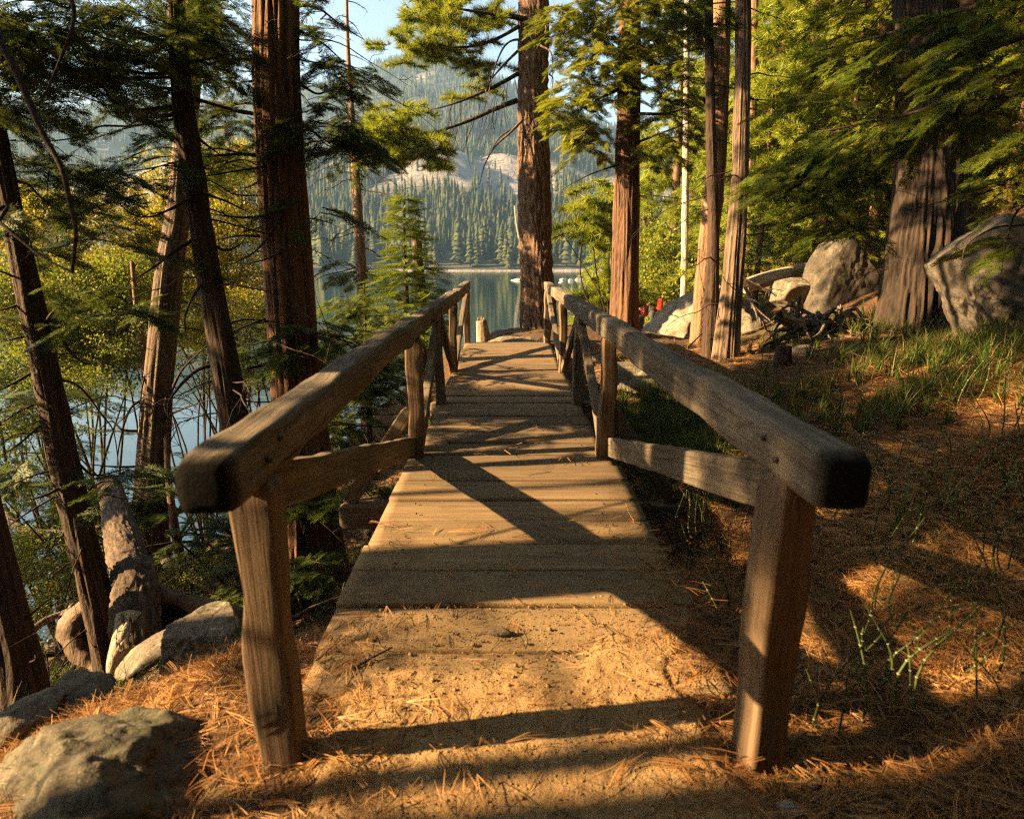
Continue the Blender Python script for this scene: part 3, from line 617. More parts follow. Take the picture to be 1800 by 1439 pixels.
def live_limb(parent, cr, a, az, L, r0, rise=.2, droop=.35, nb=9, bl=.5, k=9, mat='twig', start=.3, individual=True):
    d = np.array([math.cos(az), math.sin(az), 0]); s = np.linspace(0, 1, 7)[:, None]
    p = np.asarray(a) + d * L * s + np.array([0, 0, 1.]) * L * (rise * s - droop * s ** 2) + np.cumsum(cr.r.normal(0, L * .02, (7, 3)), 0) * (s > 0)
    p = spline(p, 16); T = np.gradient(p, axis=0)
    if individual: mb = MB(); tube(mb, p, np.linspace(r0, r0 * .2, 16), 5, jit=.15); obj('limb', mb, M[mat], parent)
    else: tube(cr.tw, p, np.linspace(r0, r0 * .2, 16), 4, cap=False)
    for j in range(nb):
        f = start + (1 - start) * (j + .5) / nb; i = min(15, int(f * 15)); sd = 1 if j % 2 else -1; t = unit(T[i]); side = np.cross(t, [0, 0, 1.])
        cr.bough(p[i], t * cr.r.uniform(.3, .8) + side * sd * cr.r.uniform(.5, 1) + [0, 0, cr.r.uniform(-.25, .1)], bl * (1.25 - f * .7) * cr.r.uniform(.7, 1.2), k)
    cr.bough(p[-2], T[-1], bl * .7, k)
    return p
def at(s, z):                          # trunk sample nearest height z
    return s[np.argmin(np.abs(s[:, 2] - z))]
def extend(pts, ztop, lean=None):      # continue a trunk beyond the frame
    a = np.array(pts[-2]); b = np.array(pts[-1]); d = unit(b[:3] - a[:3]); d = unit(d * .5 + [0, 0, .6]); out = list(pts); z = b[2]
    m = 5; top = b[:3] + d * (ztop - b[2]) / d[2]
    for k in range(1, m + 1): f = k / m; out.append((*(b[:3] * (1 - f) + top * f), b[3] * (1 - f * .8)))
    return out
def crown_up(parent, cr, s, z0, z1, n, L0, L1, rise=.1, droop=.3, nb=7, bl=.55, k=8, azs=None, ind=True, r0=.02):
    for j in range(n):
        f = (j + .5) / n; z = z0 + (z1 - z0) * f; q_ = at(s, z); az = rnd.uniform(0, 6.283) if azs is None else rnd.uniform(*azs)
        live_limb(parent, cr, q_[:3], az, (L0 + (L1 - L0) * f) * rnd.uniform(.75, 1.2), r0, rise, droop, nb, bl, k, individual=ind)
def canopy(t, s, z0, z1, n, L0, mat='cedar', kind='cedar_far'):  # extra foliage above the view, added to block overhead sky
    cr = Crown(kind, 1.25)
    for j in range(n):
        f = (j + .5) / n; live_limb(t, cr, at(s, z0 + (z1 - z0) * f)[:3], rnd.uniform(0, 6.283), L0 * (1 - f * .6) * rnd.uniform(.7, 1.2), .03, .15, .25, 8, .8, 7, individual=False)
    cr.build('unseen_upper_crown', M[mat], t)
# ================================================================ NEAR TREES, LEFT
def base(t, p): return thing('x', p, '', '')
def tree(name, label, pts, mat, group=None, **k):
    p0 = pts[0]; g_ = float(gz(np.array([p0[0]]), np.array([p0[1]]))[0]); pts = [(p0[0], p0[1], min(p0[2] - .05, g_) - .25, p0[3] * 1.04)] + list(pts)
    t = thing(name, (p0[0], p0[1], min(p0[2], g_)), label, 'tree', group); o, s = trunk(t, pts, M[mat], **k); return t, s
# E big red cedar left of bridge
pE = extend(pts_px([(566, 1085, 6.0, 125), (556, 1010, 6.05, 108), (545, 900, 6.1, 97), (528, 760, 6.1, 92), (516, 620, 6.15, 86), (504, 470, 6.2, 83), (494, 300, 6.2, 81), (487, 120, 6.2, 79), (482, -60, 6.2, 76)]), 15)
tE, sE = tree('incense_cedar', 'thick straight reddish cedar with deeply furrowed bark just left of the bridge', pE, 'cedar_bark', ns=120, fur=(6.5, .7), amp=.2, flare=.45, seed=1, step=.05)
cE = Crown('cedar', .74)
for (x, y, t, rx, ry, rt, n) in [(575, 120, 6.3, 40, 70, .5, 22), (585, 240, 6.2, 45, 45, .5, 22), (560, 380, 6.2, 25, 30, .4, 5), (410, 60, 6.4, 70, 60, .6, 26), (420, 200, 6.3, 45, 50, .5, 14), (400, 290, 6.3, 50, 30, .5, 8), (620, 255, 6.4, 30, 25, .4, 10), (565, 30, 6.5, 25, 25, .4, 5), (500, 615, 5.9, 30, 20, .2, 7), (560, 590, 5.9, 35, 25, .2, 5)]:
    cE.clump(x, y, t, rx, ry, rt, n, .42)
for L in ([(528, 10, 6.2), (560, 15, 6.1), (600, 45, 6.0), (640, 70, 6.0)], [(528, 55, 6.2), (565, 75, 6.2), (600, 105, 6.3)], [(530, 215, 6.2), (555, 235, 6.1), (575, 255, 6.1), (620, 272, 6.2)], [(530, 150, 6.2), (560, 165, 6.2), (590, 150, 6.2)],
          [(447, 200, 6.2), (400, 190, 6.1), (345, 172, 6.0), (300, 150, 5.9)], [(447, 105, 6.2), (400, 105, 6.1), (350, 118, 6.0), (320, 130, 6)], [(450, 182, 6.2), (420, 182, 6.3), (380, 184, 6.4)],
          [(455, 272, 6.2), (400, 272, 6.1), (330, 280, 6.0), (270, 295, 5.9), (215, 303, 5.8)], [(470, 292, 6.0), (420, 300, 5.9), (340, 312, 5.8), (240, 318, 5.8)], [(455, 320, 6.2), (430, 330, 6.3), (410, 320, 6.4)],
          [(455, 382, 6.2), (420, 382, 6.1), (365, 375, 6.0)], [(497, 352, 6.0), (488, 390, 5.9), (465, 425, 5.8), (440, 448, 5.7), (400, 468, 5.6)], [(500, 440, 6), (470, 455, 5.9), (430, 465, 5.8)], [(458, 415, 6.2), (415, 415, 6.2), (370, 425, 6.2)],
          [(470, 560, 6.1), (440, 570, 6), (400, 590, 6)], [(470, 640, 6.1), (430, 650, 6), (380, 668, 6), (330, 690, 6)], [(538, 600, 6.1), (560, 612, 6), (580, 640, 6)]):
    limb_px(tE, L, rnd.uniform(.012, .02), .004)
for j in range(16): dead_limb(tE, at(sE, rnd.uniform(-1, 4.6))[:3], rnd.choice((rnd.uniform(2.2, 4.2), rnd.uniform(-1, 1))), rnd.uniform(.5, 1.6), .009, 'twig', .1, .4, 6)
crown_up(tE, cE, sE, 5.4, 14, 16, 2.2, .8, nb=6, azs=(-1.6, 1.6), k=7)
cE.build('crown', M['cedar'], tE); canopy(tE, sE, 8, 14.5, 34, 4.5)
# D dark leaning trunk
pD = extend(pts_px([(462, 1000, 5.6, 62), (438, 880, 5.6, 56), (412, 740, 5.6, 50), (392, 620, 5.6, 46), (374, 520, 5.6, 43), (358, 430, 5.6, 40), (343, 330, 5.6, 38), (325, 210, 5.6, 37), (313, 90, 5.6, 32), (305, -50, 5.6, 28)]), 10)
tD, sD = tree('dark_cedar', 'slim dark leaning cedar crossing in front of the pale grooved trunk', pD, 'dark_bark', ns=56, fur=(6, 1.8), amp=.2, seed=2)
cD = Crown('cedar', .74)
for (x, y, t, rx, ry, rt, n) in [(230, 40, 5.2, 100, 55, .8, 34), (110, 60, 4.8, 100, 55, .8, 30), (350, 40, 5.8, 60, 50, .6, 20), (240, 130, 5.4, 80, 40, .6, 18), (90, 130, 4.8, 90, 45, .7, 20), (370, 130, 5.8, 50, 45, .5, 14), (190, 340, 5.2, 60, 40, .5, 13), (140, 300, 5.0, 60, 30, .5, 10), (300, 300, 5.7, 35, 30, .4, 6), (200, 415, 5.2, 50, 25, .4, 8), (55, 290, 4.8, 50, 30, .5, 8), (230, 205, 5.3, 60, 20, .5, 6)]:
    cD.clump(x, y, t, rx * 1.15, ry * 1.15, rt, n, .48, k=9)
for L in ([(310, 128, 5.6), (260, 130, 5.4), (200, 122, 5.2), (130, 125, 5), (50, 115, 4.9)], [(312, 135, 5.6), (250, 138, 5.3), (180, 135, 5.1), (110, 120, 4.9), (30, 100, 4.7)], [(310, 157, 5.6), (250, 150, 5.4), (190, 130, 5.2), (150, 105, 5.1)],
          [(305, 210, 5.6), (270, 215, 5.5), (230, 222, 5.4), (175, 222, 5.2), (150, 238, 5.1), (90, 248, 5.0), (10, 248, 4.9)], [(310, 187, 5.6), (230, 195, 5.4), (190, 185, 5.3), (125, 163, 5.2)], [(341, 345, 5.6), (310, 362, 5.4), (270, 380, 5.3), (235, 378, 5.2), (200, 350, 5.1)],
          [(345, 418, 5.6), (310, 440, 5.5), (270, 470, 5.4), (230, 495, 5.3)], [(345, 175, 5.6), (390, 188, 5.7), (420, 198, 5.8), (447, 203, 5.9)], [(318, 110, 5.6), (360, 105, 5.5), (400, 95, 5.5)], [(300, 80, 5.6), (250, 60, 5.4), (170, 40, 5.2), (90, 50, 5)],
          [(360, 490, 5.6), (340, 520, 5.4), (325, 560, 5.3), (330, 610, 5.3)], [(372, 430, 5.6), (400, 440, 5.6), (430, 425, 5.6)], [(378, 640, 5.6), (340, 655, 5.5), (300, 700, 5.4), (295, 735, 5.4)], [(350, 245, 5.6), (370, 260, 5.7), (390, 275, 5.8)], [(358, 340, 5.6), (400, 355, 5.6), (440, 375, 5.6)],
          [(310, 200, 5.5), (280, 205, 5.4), (250, 195, 5.4), (245, 205, 5.3)]):
    limb_px(tD, L, rnd.uniform(.012, .022), .004)
for j in range(22): dead_limb(tD, at(sD, rnd.uniform(-.5, 4))[:3], rnd.choice((rnd.uniform(2.2, 4.2), rnd.uniform(-1, 1))), rnd.uniform(.5, 1.7), .009, 'twig', .1, .4, 6)
crown_up(tD, cD, sD, 4.8, 9.5, 10, 1.6, .6, nb=6, k=7)
cD.build('crown', M['cedar'], tD); canopy(tD, sD, 6.5, 9.6, 18, 3.5)
# C grooved pale trunk behind
pC = extend(pts_px([(262, 1020, 8.0, 66), (264, 930, 8.1, 60), (270, 800, 8.2, 54), (278, 680, 8.2, 50), (288, 570, 8.3, 48), (298, 470, 8.3, 45), (312, 380, 8.4, 40), (322, 280, 8.4, 36), (333, 150, 8.4, 34), (340, 0, 8.4, 30)]), 13)
tC, sC = tree('incense_cedar', 'grey-brown grooved cedar trunk standing behind the dark leaning one', pC, 'grey_bark', ns=64, fur=(5.5, .6), amp=.22, flare=.2, seed=3)
cC = Crown('cedar', .74)
for (x, y, t, rx, ry, rt, n) in [(370, 60, 8.5, 50, 60, .6, 16), (290, 70, 8.6, 50, 50, .6, 14), (300, 540, 8.1, 40, 25, .4, 6), (345, 150, 8.5, 40, 40, .5, 7), (300, 860, 8.0, 35, 60, .5, 5), (420, 250, 8.7, 45, 60, .6, 12)]: cC.clump(x, y, t, rx, ry, rt, n, .45)
for L in ([(250, 758, 8.1), (215, 755, 8), (195, 740, 8), (170, 760, 7.9)], [(285, 735, 8.1), (330, 715, 8), (385, 698, 7.9)], [(262, 640, 8.2), (250, 680, 8), (245, 740, 7.9)], [(250, 820, 8.1), (200, 820, 8), (150, 815, 7.9)], [(300, 690, 8.1), (320, 650, 8), (350, 620, 7.9), (372, 600, 7.9)], [(255, 700, 8.1), (228, 720, 8), (210, 780, 8), (205, 830, 8)]): limb_px(tC, L, .02, .004)
for j in range(16): dead_limb(tC, at(sC, rnd.uniform(-2, 3.5))[:3], rnd.uniform(0, 6.28), rnd.uniform(.5, 1.4), .01, 'twig', .1, .5, 6)
crown_up(tC, cC, sC, 6.2, 12.5, 10, 2.0, .7, nb=6, k=7)
cC.build('crown', M['cedar'], tC)
# A leaning trunk far left
pA = extend(pts_px([(205, 1215, 4.4, 66), (190, 1130, 4.4, 56), (168, 1040, 4.4, 50), (142, 935, 4.4, 48), (112, 810, 4.4, 48), (92, 710, 4.4, 45), (72, 610, 4.4, 42), (48, 500, 4.4, 40), (26, 400, 4.4, 38), (4, 290, 4.4, 36), (-18, 170, 4.4, 32)]), 8)
tA, sA = tree('dark_cedar', 'dark reddish trunk leaning over the bank at the left edge', pA, 'dark_bark', ns=64, fur=(5, 2.0), amp=.18, seed=4)
cA = Crown('cedar', .74)
for (x, y, t, rx, ry, rt, n) in [(40, 60, 4.2, 60, 60, .6, 26), (20, 180, 4.2, 40, 30, .5, 9), (60, 400, 4.4, 50, 50, .4, 7), (20, 560, 4.4, 40, 40, .4, 5), (30, 690, 4.4, 50, 40, .4, 7), (60, 830, 4.6, 70, 40, .5, 7), (225, 820, 4.6, 25, 50, .3, 5), (170, 530, 4.6, 60, 60, .5, 8)]: cA.clump(x, y, t, rx, ry, rt, n, .33)
for L in ([(28, 318, 4.4), (50, 325, 4.4), (75, 350, 4.4), (120, 378, 4.5), (160, 388, 4.6)], [(70, 580, 4.4), (100, 542, 4.3), (130, 545, 4.3)], [(45, 530, 4.4), (20, 540, 4.3), (-10, 548, 4.2)], [(50, 590, 4.4), (20, 597, 4.3), (-20, 608, 4.2)], [(65, 650, 4.4), (30, 670, 4.3), (-10, 690, 4.2)], [(85, 735, 4.4), (40, 775, 4.2), (5, 800, 4.1)],
          [(75, 705, 4.4), (40, 720, 4.3), (0, 745, 4.2)], [(100, 825, 4.4), (60, 835, 4.3), (0, 860, 4.2)], [(110, 865, 4.4), (50, 900, 4.3), (0, 935, 4.2)], [(138, 815, 4.4), (170, 835, 4.5), (240, 818, 4.6)], [(100, 665, 4.4), (140, 680, 4.5), (180, 730, 4.6), (200, 760, 4.7), (210, 830, 4.7)], [(48, 500, 4.4), (10, 480, 4.3), (-20, 475, 4.2)],
          [(108, 595, 4.4), (130, 625, 4.5), (155, 640, 4.6), (165, 620, 4.6)], [(118, 850, 4.4), (80, 870, 4.2), (40, 880, 4.1)]): limb_px(tA, L, rnd.uniform(.008, .014), .003)
for j in range(20): dead_limb(tA, at(sA, rnd.uniform(-1, 3))[:3], rnd.uniform(0, 6.28), rnd.uniform(.4, 1.1), .006, 'twig', .1, .4, 6)
crown_up(tA, cA, sA, 4.2, 7.6, 8, 1.3, .6, nb=6, k=7)
cA.build('crown', M['cedar'], tA); canopy(tA, sA, 6, 7.8, 8, 2)
# B trunk at the lower left corner
pB = extend(pts_px([(52, 1260, 3.9, 84), (28, 1140, 3.9, 66), (2, 1020, 3.9, 58), (-28, 900, 3.9, 54), (-60, 760, 3.9, 50), (-95, 600, 3.9, 46)]), 7)
tB, sB = tree('dark_cedar', 'dark trunk rooted in grass at the lower left edge of the view', pB, 'dark_bark', ns=56, fur=(5, 2.0), amp=.18, seed=5)
cB = Crown('cedar'); crown_up(tB, cB, sB, 3.8, 6.6, 7, 1.5, .6, nb=6, k=7)
for L in ([(20, 1110, 3.9), (60, 1075, 3.9), (90, 1050, 4)], [(30, 1170, 3.9), (60, 1160, 3.8), (62, 1150, 3.8)]): limb_px(tB, L, .008, .003)
cB.build('crown', M['cedar'], tB)
# hanging bare branch in the foreground (belongs to a tree whose trunk stands left of the view)
pX = [(*np.array([-3.3, 2.2, -1.0]), .16), (-3.35, 2.2, 1.0, .14), (-3.4, 2.15, 3.5, .11), (-3.4, 2.1, 6.5, .04)]
tX, sX = tree('dark_cedar', 'cedar beyond the left edge whose long bare branch hangs into view', pX, 'dark_bark', ns=40, fur=(5, 2), seed=6)
cX = Crown('cedar'); crown_up(tX, cX, sX, 5, 6.3, 4, 1.0, .6, nb=6, k=7)
limb(tX, [(-3.38, 2.15, 2.9), P(-80, 10, 2.9), P(5, 85, 2.9), P(45, 165, 2.9), P(75, 235, 2.9), P(108, 295, 2.9), P(124, 360, 2.9), P(133, 410, 2.9), P(127, 478, 2.9)], .02, .008, 'twig', 36, 8)
limb(tX, [(-3.38, 2.15, 3.2), P(-40, -80, 3.1), P(60, -40, 3.1), P(122, -5, 3.1), P(128, 45, 3.1), P(108, 100, 3.1), P(85, 155, 3.1), P(67, 185, 3.1)], .016, .004, 'twig', 30, 8)
limb(tX, [(-3.35, 2.2, .9), P(-30, 380, 3.2), P(0, 392, 3.2), P(40, 425, 3.2), P(80, 455, 3.2), P(130, 480, 3.2)], .012, .005, 'twig', 30, 8)
cX.build('crown', M['cedar'], tX)
# F slender half-dead conifer beyond
pF = pts_px([(645, 720, 14, 22), (640, 560, 14, 20), (632, 420, 14, 17), (625, 300, 14, 14), (617, 180, 14, 10), (611, 70, 14, 7), (608, -90, 14, 3)])
tF, sF = tree('bare_conifer', 'slender half-dead conifer with thin bare drooping twigs beyond the big cedar', pF, 'orange_bark', ns=24, fur=(3, 2), seed=7)
for j in range(46):
    z = rnd.uniform(P(0, 620, 14)[2], P(0, -60, 14)[2]); a = at(sF, z); hi = z > P(0, 200, 14)[2]
    dead_limb(tF, a[:3], rnd.uniform(0, 6.28), rnd.uniform(.35, .8) if hi else rnd.uniform(.8, 1.7), .014, 'twig' if hi else 'dead_twig' if 'dead_twig' in M else 'twig', -.05, .35, 5)
cF = Crown('cedar', 1.3)
for (x, y, rx, ry, n) in [(615, 150, 18, 15, 4), (612, 210, 25, 18, 7), (655, 480, 30, 30, 7), (600, 470, 20, 20, 3)]: cF.clump(x, y, 14, rx, ry, .5, n, .6)
cF.build('crown', M['cedar'], tF)
# G young fir and the broken trunk
tG = thing('young_fir', P(712, 620, 12.5), 'young bright green fir with layered tiers before the lake', 'tree')
_, sG = trunk(tG, pts_px([(714, 640, 12.5, 14), (714, 520, 12.5, 9), (711, 420, 12.5, 5), (710, 338, 12.5, 1.5)]), M['dark_bark'], ns=12, fur=(2, 3))
cG = Crown('fir', 1.0)
for k in range(15):
    z = P(0, 350 + k * 17, 12.5)[2]; a = at(sG, z)[:3]
    for j in range(9):
        az = j * .698 + k * .6 + rnd.uniform(-.3, .3); L = (.1 + .06 * k) * rnd.uniform(.8, 1.15)
        cG.bough(a, (math.cos(az), math.sin(az), .12), L, max(4, int(3 + k * .6)), .3, .006)
cG.build('crown', M['fir'], tG)
pG = pts_px([(744, 640, 13.4, 24), (740, 540, 13.4, 22), (734, 460, 13.4, 20), (731, 408, 13.4, 18)])
tg2, _ = tree('broken_snag', 'snapped brown trunk beside the young fir', pG, 'pine_bark', ns=30, fur=(4, 4), seed=8)
mb = MB()
for a in (-.09, 0, .07): q_ = np.array(pG[-1][:3]) + [a, 0, -.03]; tube(mb, [q_, q_ + [a * .2, 0, rnd.uniform(.06, .14)]], [.035, .004], 5)
obj('splintered_top', mb, M['dead_wood'], tg2)
for x1, y1, x2, y2 in ((722, 540, 680, 560), (745, 450, 775, 470), (722, 480, 690, 500)): limb_px(tg2, [(x1 + 10, y1, 13.4), ((x1 + x2) / 2, y1 + 5, 13.2), (x2, y2, 13)], .012, .003)
# young dark cedar behind the left handrail
tY = thing('young_cedar', pg(652, 795), 'young dark green cedar growing behind the left handrail', 'tree')
bY = tY.location; p0 = np.array(bY); _, sY = trunk(tY, [(*p0, .05), (*(p0 + [0, 0, 1.2]), .035), (*(p0 + [.03, .05, 2.6]), .008)], M['dark_bark'], ns=16, fur=(3, 3))
cY = Crown('cedar', .7)
for (x, y, t, rx, ry, rt, n) in [(650, 660, 7.2, 60, 70, .5, 46), (600, 600, 7.6, 60, 45, .5, 24), (560, 740, 7.2, 45, 50, .4, 16), (690, 610, 7.6, 35, 55, .4, 14), (640, 540, 7.8, 40, 35, .4, 12), (540, 800, 6.4, 50, 25, .3, 10), (600, 760, 6.8, 60, 40, .4, 12), (560, 640, 7.5, 45, 40, .4, 10)]: cY.clump(x, y, t, rx, ry, rt, n, .36)
for j in range(14): live_limb(tY, cY, at(sY, p0[2] + .3 + j * .15)[:3], rnd.uniform(0, 6.28), .8, .01, .1, .2, 5, .3, 7)
cY.build('crown', M['cedar_mid'], tY)
# golden shrubs / small trees on the left bank
def shrub(label, base_, clumps, mat, kind='leaf', size=1.0, L=.5, name='leafy_shrub', cat='shrub', stems=7, group=None):
    b = np.array(base_, float); b[2] = min(b[2], float(gz(b[0:1], b[1:2])[0])) - .03; t = thing(name, b, label, cat, group); cr = Crown(kind, size)
    for c in clumps:
        cr.clump(*c, L=L, droop=.15); tip = P(c[0], c[1], c[2])
        for m in range(stems // len(clumps) + 1):
            mid = (b + tip) / 2 + rng.normal(0, .25, 3); tp = tip + rng.normal(0, .3, 3); limb(t, [b, mid, tp], .03, .006, 'twig', 12, 5, 'stem')
    cr.build('foliage', mat, t); return t
shrub('golden-leaved small tree glowing between the left trunks', P(330, 720, 13), [(330, 360, 13, 130, 60, 1.4, 95), (250, 440, 13, 120, 75, 1.4, 110), (400, 450, 13.5, 90, 90, 1.4, 100), (400, 300, 13.5, 90, 50, 1.2, 60), (330, 540, 13, 100, 70, 1.2, 80), (180, 500, 13, 80, 60, 1.2, 60)], M['gold'], size=1.15, L=.6, name='golden_tree', cat='tree', stems=6)
shrub('golden-orange shrub at the far left between the leaning trunk and the branch', P(60, 720, 11), [(75, 360, 11, 65, 40, .8, 80), (40, 450, 11, 70, 60, .8, 60)], M['gold'], size=1.0, L=.5, stems=8)
shrub('yellow-green leafy tree leaning over the lake behind the left trunks', P(140, 820, 9.5), [(150, 560, 9.5, 120, 60, 1.0, 130), (60, 610, 9.2, 90, 70, .9, 64), (190, 625, 9.5, 75, 30, .7, 30), (180, 480, 9.8, 100, 45, .8, 80), (20, 500, 9.2, 70, 60, .7, 50)], M['green_leaf'], size=.95, L=.5, name='leafy_tree', cat='tree', stems=5)
shrub('yellowish bush low over the water between the two middle trunks', P(440, 790, 11), [(340, 600, 11, 40, 50, .7, 16), (430, 560, 11, 60, 60, .7, 60), (440, 660, 10.8, 50, 30, .6, 30)], M['gold'], size=.85, L=.4, stems=10)
shrub('bright green low bush beside the lower left trunk', pg(60, 1100), [(70, 1010, 5.6, 60, 45, .5, 42), (110, 1060, 5.4, 40, 40, .4, 20)], M['green_leaf'], size=.45, L=.3, stems=8)
shrub('dark leafy undergrowth above the water at the left edge', P(60, 930, 7.5), [(110, 670, 8, 80, 35, .6, 24), (225, 620, 9, 50, 40, .6, 18), (40, 760, 7.5, 70, 60, .6, 26), (90, 880, 7.5, 90, 50, .6, 20), (200, 900, 7.6, 60, 40, .5, 10)], M['green_leaf'], size=.6, L=.4, stems=4)
shrub('small cedar seedling below the left handrail end', pg(520, 900), [(520, 870, 5.6, 45, 30, .3, 14), (600, 850, 5.8, 40, 25, .3, 8)], M['cedar'], 'cedar', .7, .3, name='cedar_seedling', stems=3)
# thin orange sapling trunks behind the rail on the left
for lab, L in (('thin orange-barked sapling stem right of the pale grooved trunk', [(320, 1000, 6.6, 18), (308, 930, 6.6, 15), (297, 850, 6.7, 11), (292, 770, 6.8, 8)]), ('thin sapling stem left of the pale grooved trunk', [(262, 720, 9, 10), (250, 600, 9, 12), (240, 540, 9, 9), (232, 460, 9, 7)])):
    t, s = tree('sapling', lab, pts_px(L), 'orange_bark', ns=14, fur=(2, 4)); limb_px(t, [(L[-1][0], L[-1][1] + 20, L[-1][2]), (L[-1][0] + 25, L[-1][1] - 30, L[-1][2])], .008, .002)
# ================================================================ CENTRE PINE AND RIGHT-HAND TREES
bH = pg(949, 601)
tt = float(np.linalg.norm(bH - np.array([0, 0, H]))) * .97; print('pine t', tt)
pH = extend(pts_px([(949, 607, 13.2, 74), (948, 575, 13.2, 66), (945, 500, 13.2, 61), (940, 400, 13.3, 58), (938, 250, 13.3, 56), (937, 100, 13.3, 55), (938, -80, 13.3, 53)]), 20)
tH, sH = tree('tall_pine', 'tall straight pine with scaly bark standing at the far end of the bridge', pH, 'pine_bark', ns=110, fur=(9, 5.0), amp=.17, flare=.12, seed=9, step=.05)
cH = Crown('pine')
for (x, y, t, rx, ry, rt, n) in [(780, 50, 13, 75, 45, .9, 60), (740, 85, 13, 65, 25, .6, 30), (860, 20, 13.4, 60, 25, .9, 26), (700, 225, 12.6, 55, 35, .6, 44), (750, 265, 12.6, 50, 28, .6, 30), (680, 255, 12.6, 45, 35, .5, 26), (850, 130, 14, 50, 22, .6, 12), (830, 160, 14.5, 30, 15, .4, 6), (1000, 60, 13.8, 40, 50, .6, 12), (760, 10, 13.2, 60, 25, .8, 22)]: cH.clump(x, y, t, rx, ry, rt, n, .42, droop=.1, k=9)
for L, r0 in (([(925, 35, 13), (893, 28, 12.9), (853, 23, 12.8), (800, 14, 12.7), (743, -5, 12.6)], .06), ([(912, 47, 13), (880, 65, 12.8), (840, 80, 12.7), (795, 83, 12.6), (760, 75, 12.5)], .045), ([(925, 80, 13), (910, 70, 12.8), (890, 78, 12.7), (875, 105, 12.6), (862, 150, 12.5), (855, 190, 12.5)], .03),
              ([(908, 177, 13.1), (870, 192, 12.9), (830, 210, 12.8), (790, 225, 12.7), (750, 235, 12.6), (700, 240, 12.6)], .06), ([(910, 130, 13.1), (870, 152, 12.9), (830, 170, 12.8), (790, 185, 12.7), (750, 195, 12.6)], .05), ([(918, 212, 12.9), (895, 235, 12.8), (870, 258, 12.7), (852, 290, 12.6), (843, 325, 12.6)], .03),
              ([(910, 90, 13.1), (885, 115, 12.9), (860, 145, 12.8), (850, 175, 12.7)], .03), ([(950, 35, 12.8), (960, 50, 12.6), (950, 75, 12.6), (940, 90, 12.6)], .018), ([(950, 80, 12.8), (968, 92, 12.6), (972, 120, 12.6), (968, 150, 12.6)], .022), ([(965, 130, 13), (972, 140, 13), (968, 170, 13)], .02), ([(910, 222, 13), (880, 240, 12.8), (865, 262, 12.7)], .025)):
    limb_px(tH, L, r0, .006, 'dead_wood' if r0 < .035 else 'pine_bark', 22)
for j in range(40):
    x = rnd.uniform(790, 905); y = 210 - (x - 790) * .25 + rnd.uniform(-60, 20); mb = MB(); a = P(x, y, 12.8); d = np.array([rnd.uniform(-.4, .1), rnd.uniform(-.2, .2), -1.]); L = rnd.uniform(.3, .9)
    s = np.linspace(0, 1, 6)[:, None]; tube(cH.tw, a + d * L * s + np.array([1., 0, 0]) * rnd.uniform(-.3, .3) * s ** 2 * L, np.linspace(.008, .003, 6), 3, cap=False)
crown_up(tH, cH, sH, 9, 19, 26, 3.0, 1.2, nb=7, k=8, bl=.6)
cH.build('crown', M['pine'], tH)
# I cedar right of centre
pI = extend(pts_px([(1097, 600, 12.5, 56), (1097, 540, 12.5, 50), (1099, 440, 12.5, 47), (1102, 300, 12.5, 44), (1106, 130, 12.5, 40), (1108, -60, 12.5, 36)]), 18)
tI, sI = tree('incense_cedar', 'warm red-brown cedar right of the pine, beside the hikers', pI, 'cedar_bark', ns=90, fur=(5.5, .6), amp=.18, flare=.1, seed=10)
cI = Crown('cedar', .82)
for (x, y, t, rx, ry, rt, n) in [(1030, 60, 11.8, 55, 45, .9, 40), (1000, 190, 11.8, 45, 45, .8, 34), (1060, 130, 11.8, 60, 50, .9, 50), (1040, 240, 12, 45, 35, .7, 26), (1150, 60, 12, 60, 50, .9, 40), (1170, 160, 12, 50, 50, .8, 30), (990, 30, 12, 35, 30, .6, 12), (1160, 250, 12, 45, 40, .8, 22), (1110, 20, 11.8, 50, 40, .6, 24)]: cI.clump(x, y, t, rx * 1.1, ry * 1.1, rt, n, .5, k=16)
for L, r0 in (([(1085, 158, 12.3), (1060, 170, 12.1), (1035, 185, 12), (1005, 200, 11.9)], .04), ([(1085, 290, 12.4), (1055, 300, 12.3), (1020, 315, 12.2), (985, 335, 12.1)], .02), ([(1083, 292, 12.4), (1040, 305, 12.2), (1010, 322, 12.1)], .014), ([(1120, 200, 12.3), (1170, 200, 12), (1200, 192, 11.9), (1250, 180, 11.6)], .035), ([(1122, 250, 12.3), (1160, 235, 12), (1205, 218, 11.8), (1240, 205, 11.6)], .025), ([(1120, 345, 12.4), (1160, 345, 12.2), (1200, 350, 12)], .015)): limb_px(tI, L, r0, .005)
crown_up(tI, cI, sI, 8, 17, 20, 2.6, 1, nb=7, k=8, bl=.6)
cI.build('crown', M['cedar_lit'], tI)
def simple_tree(name, label, pts, mat, top, seed, kind, crmat, nlimb=10, zc=None, group=None, ns=44, fur=(5, 1.2), dead=8, Lr=(.5, 1.3), size=1.0, cl=(), flare=.1, amp=.16, step=.07, L0=2.0, L=.5, cano=None):
    p = extend(pts_px(pts), top); t, s = tree(name, label, p, mat, group, ns=ns, fur=fur, amp=amp, flare=flare, seed=seed, step=step)
    zt = P(0, 0, pts[-1][2])[2]; zb = p[0][2] + 1.0
    for j in range(dead): dead_limb(t, at(s, rnd.uniform(zb, zt))[:3], rnd.choice((rnd.uniform(-.8, .8), rnd.uniform(2.3, 4.0))), rnd.uniform(*Lr), .011, 'twig', .05, .4, 4)
    cr = Crown(kind, size)
    for c in cl: cr.clump(*c, L=L)
    if nlimb: crown_up(t, cr, s, zc or zt, top * .95, nlimb, L0, .7, nb=6, k=7, bl=.55)
    cr.build('crown', M[crmat], t)
    if cano: canopy(t, s, *cano)
    return t, s
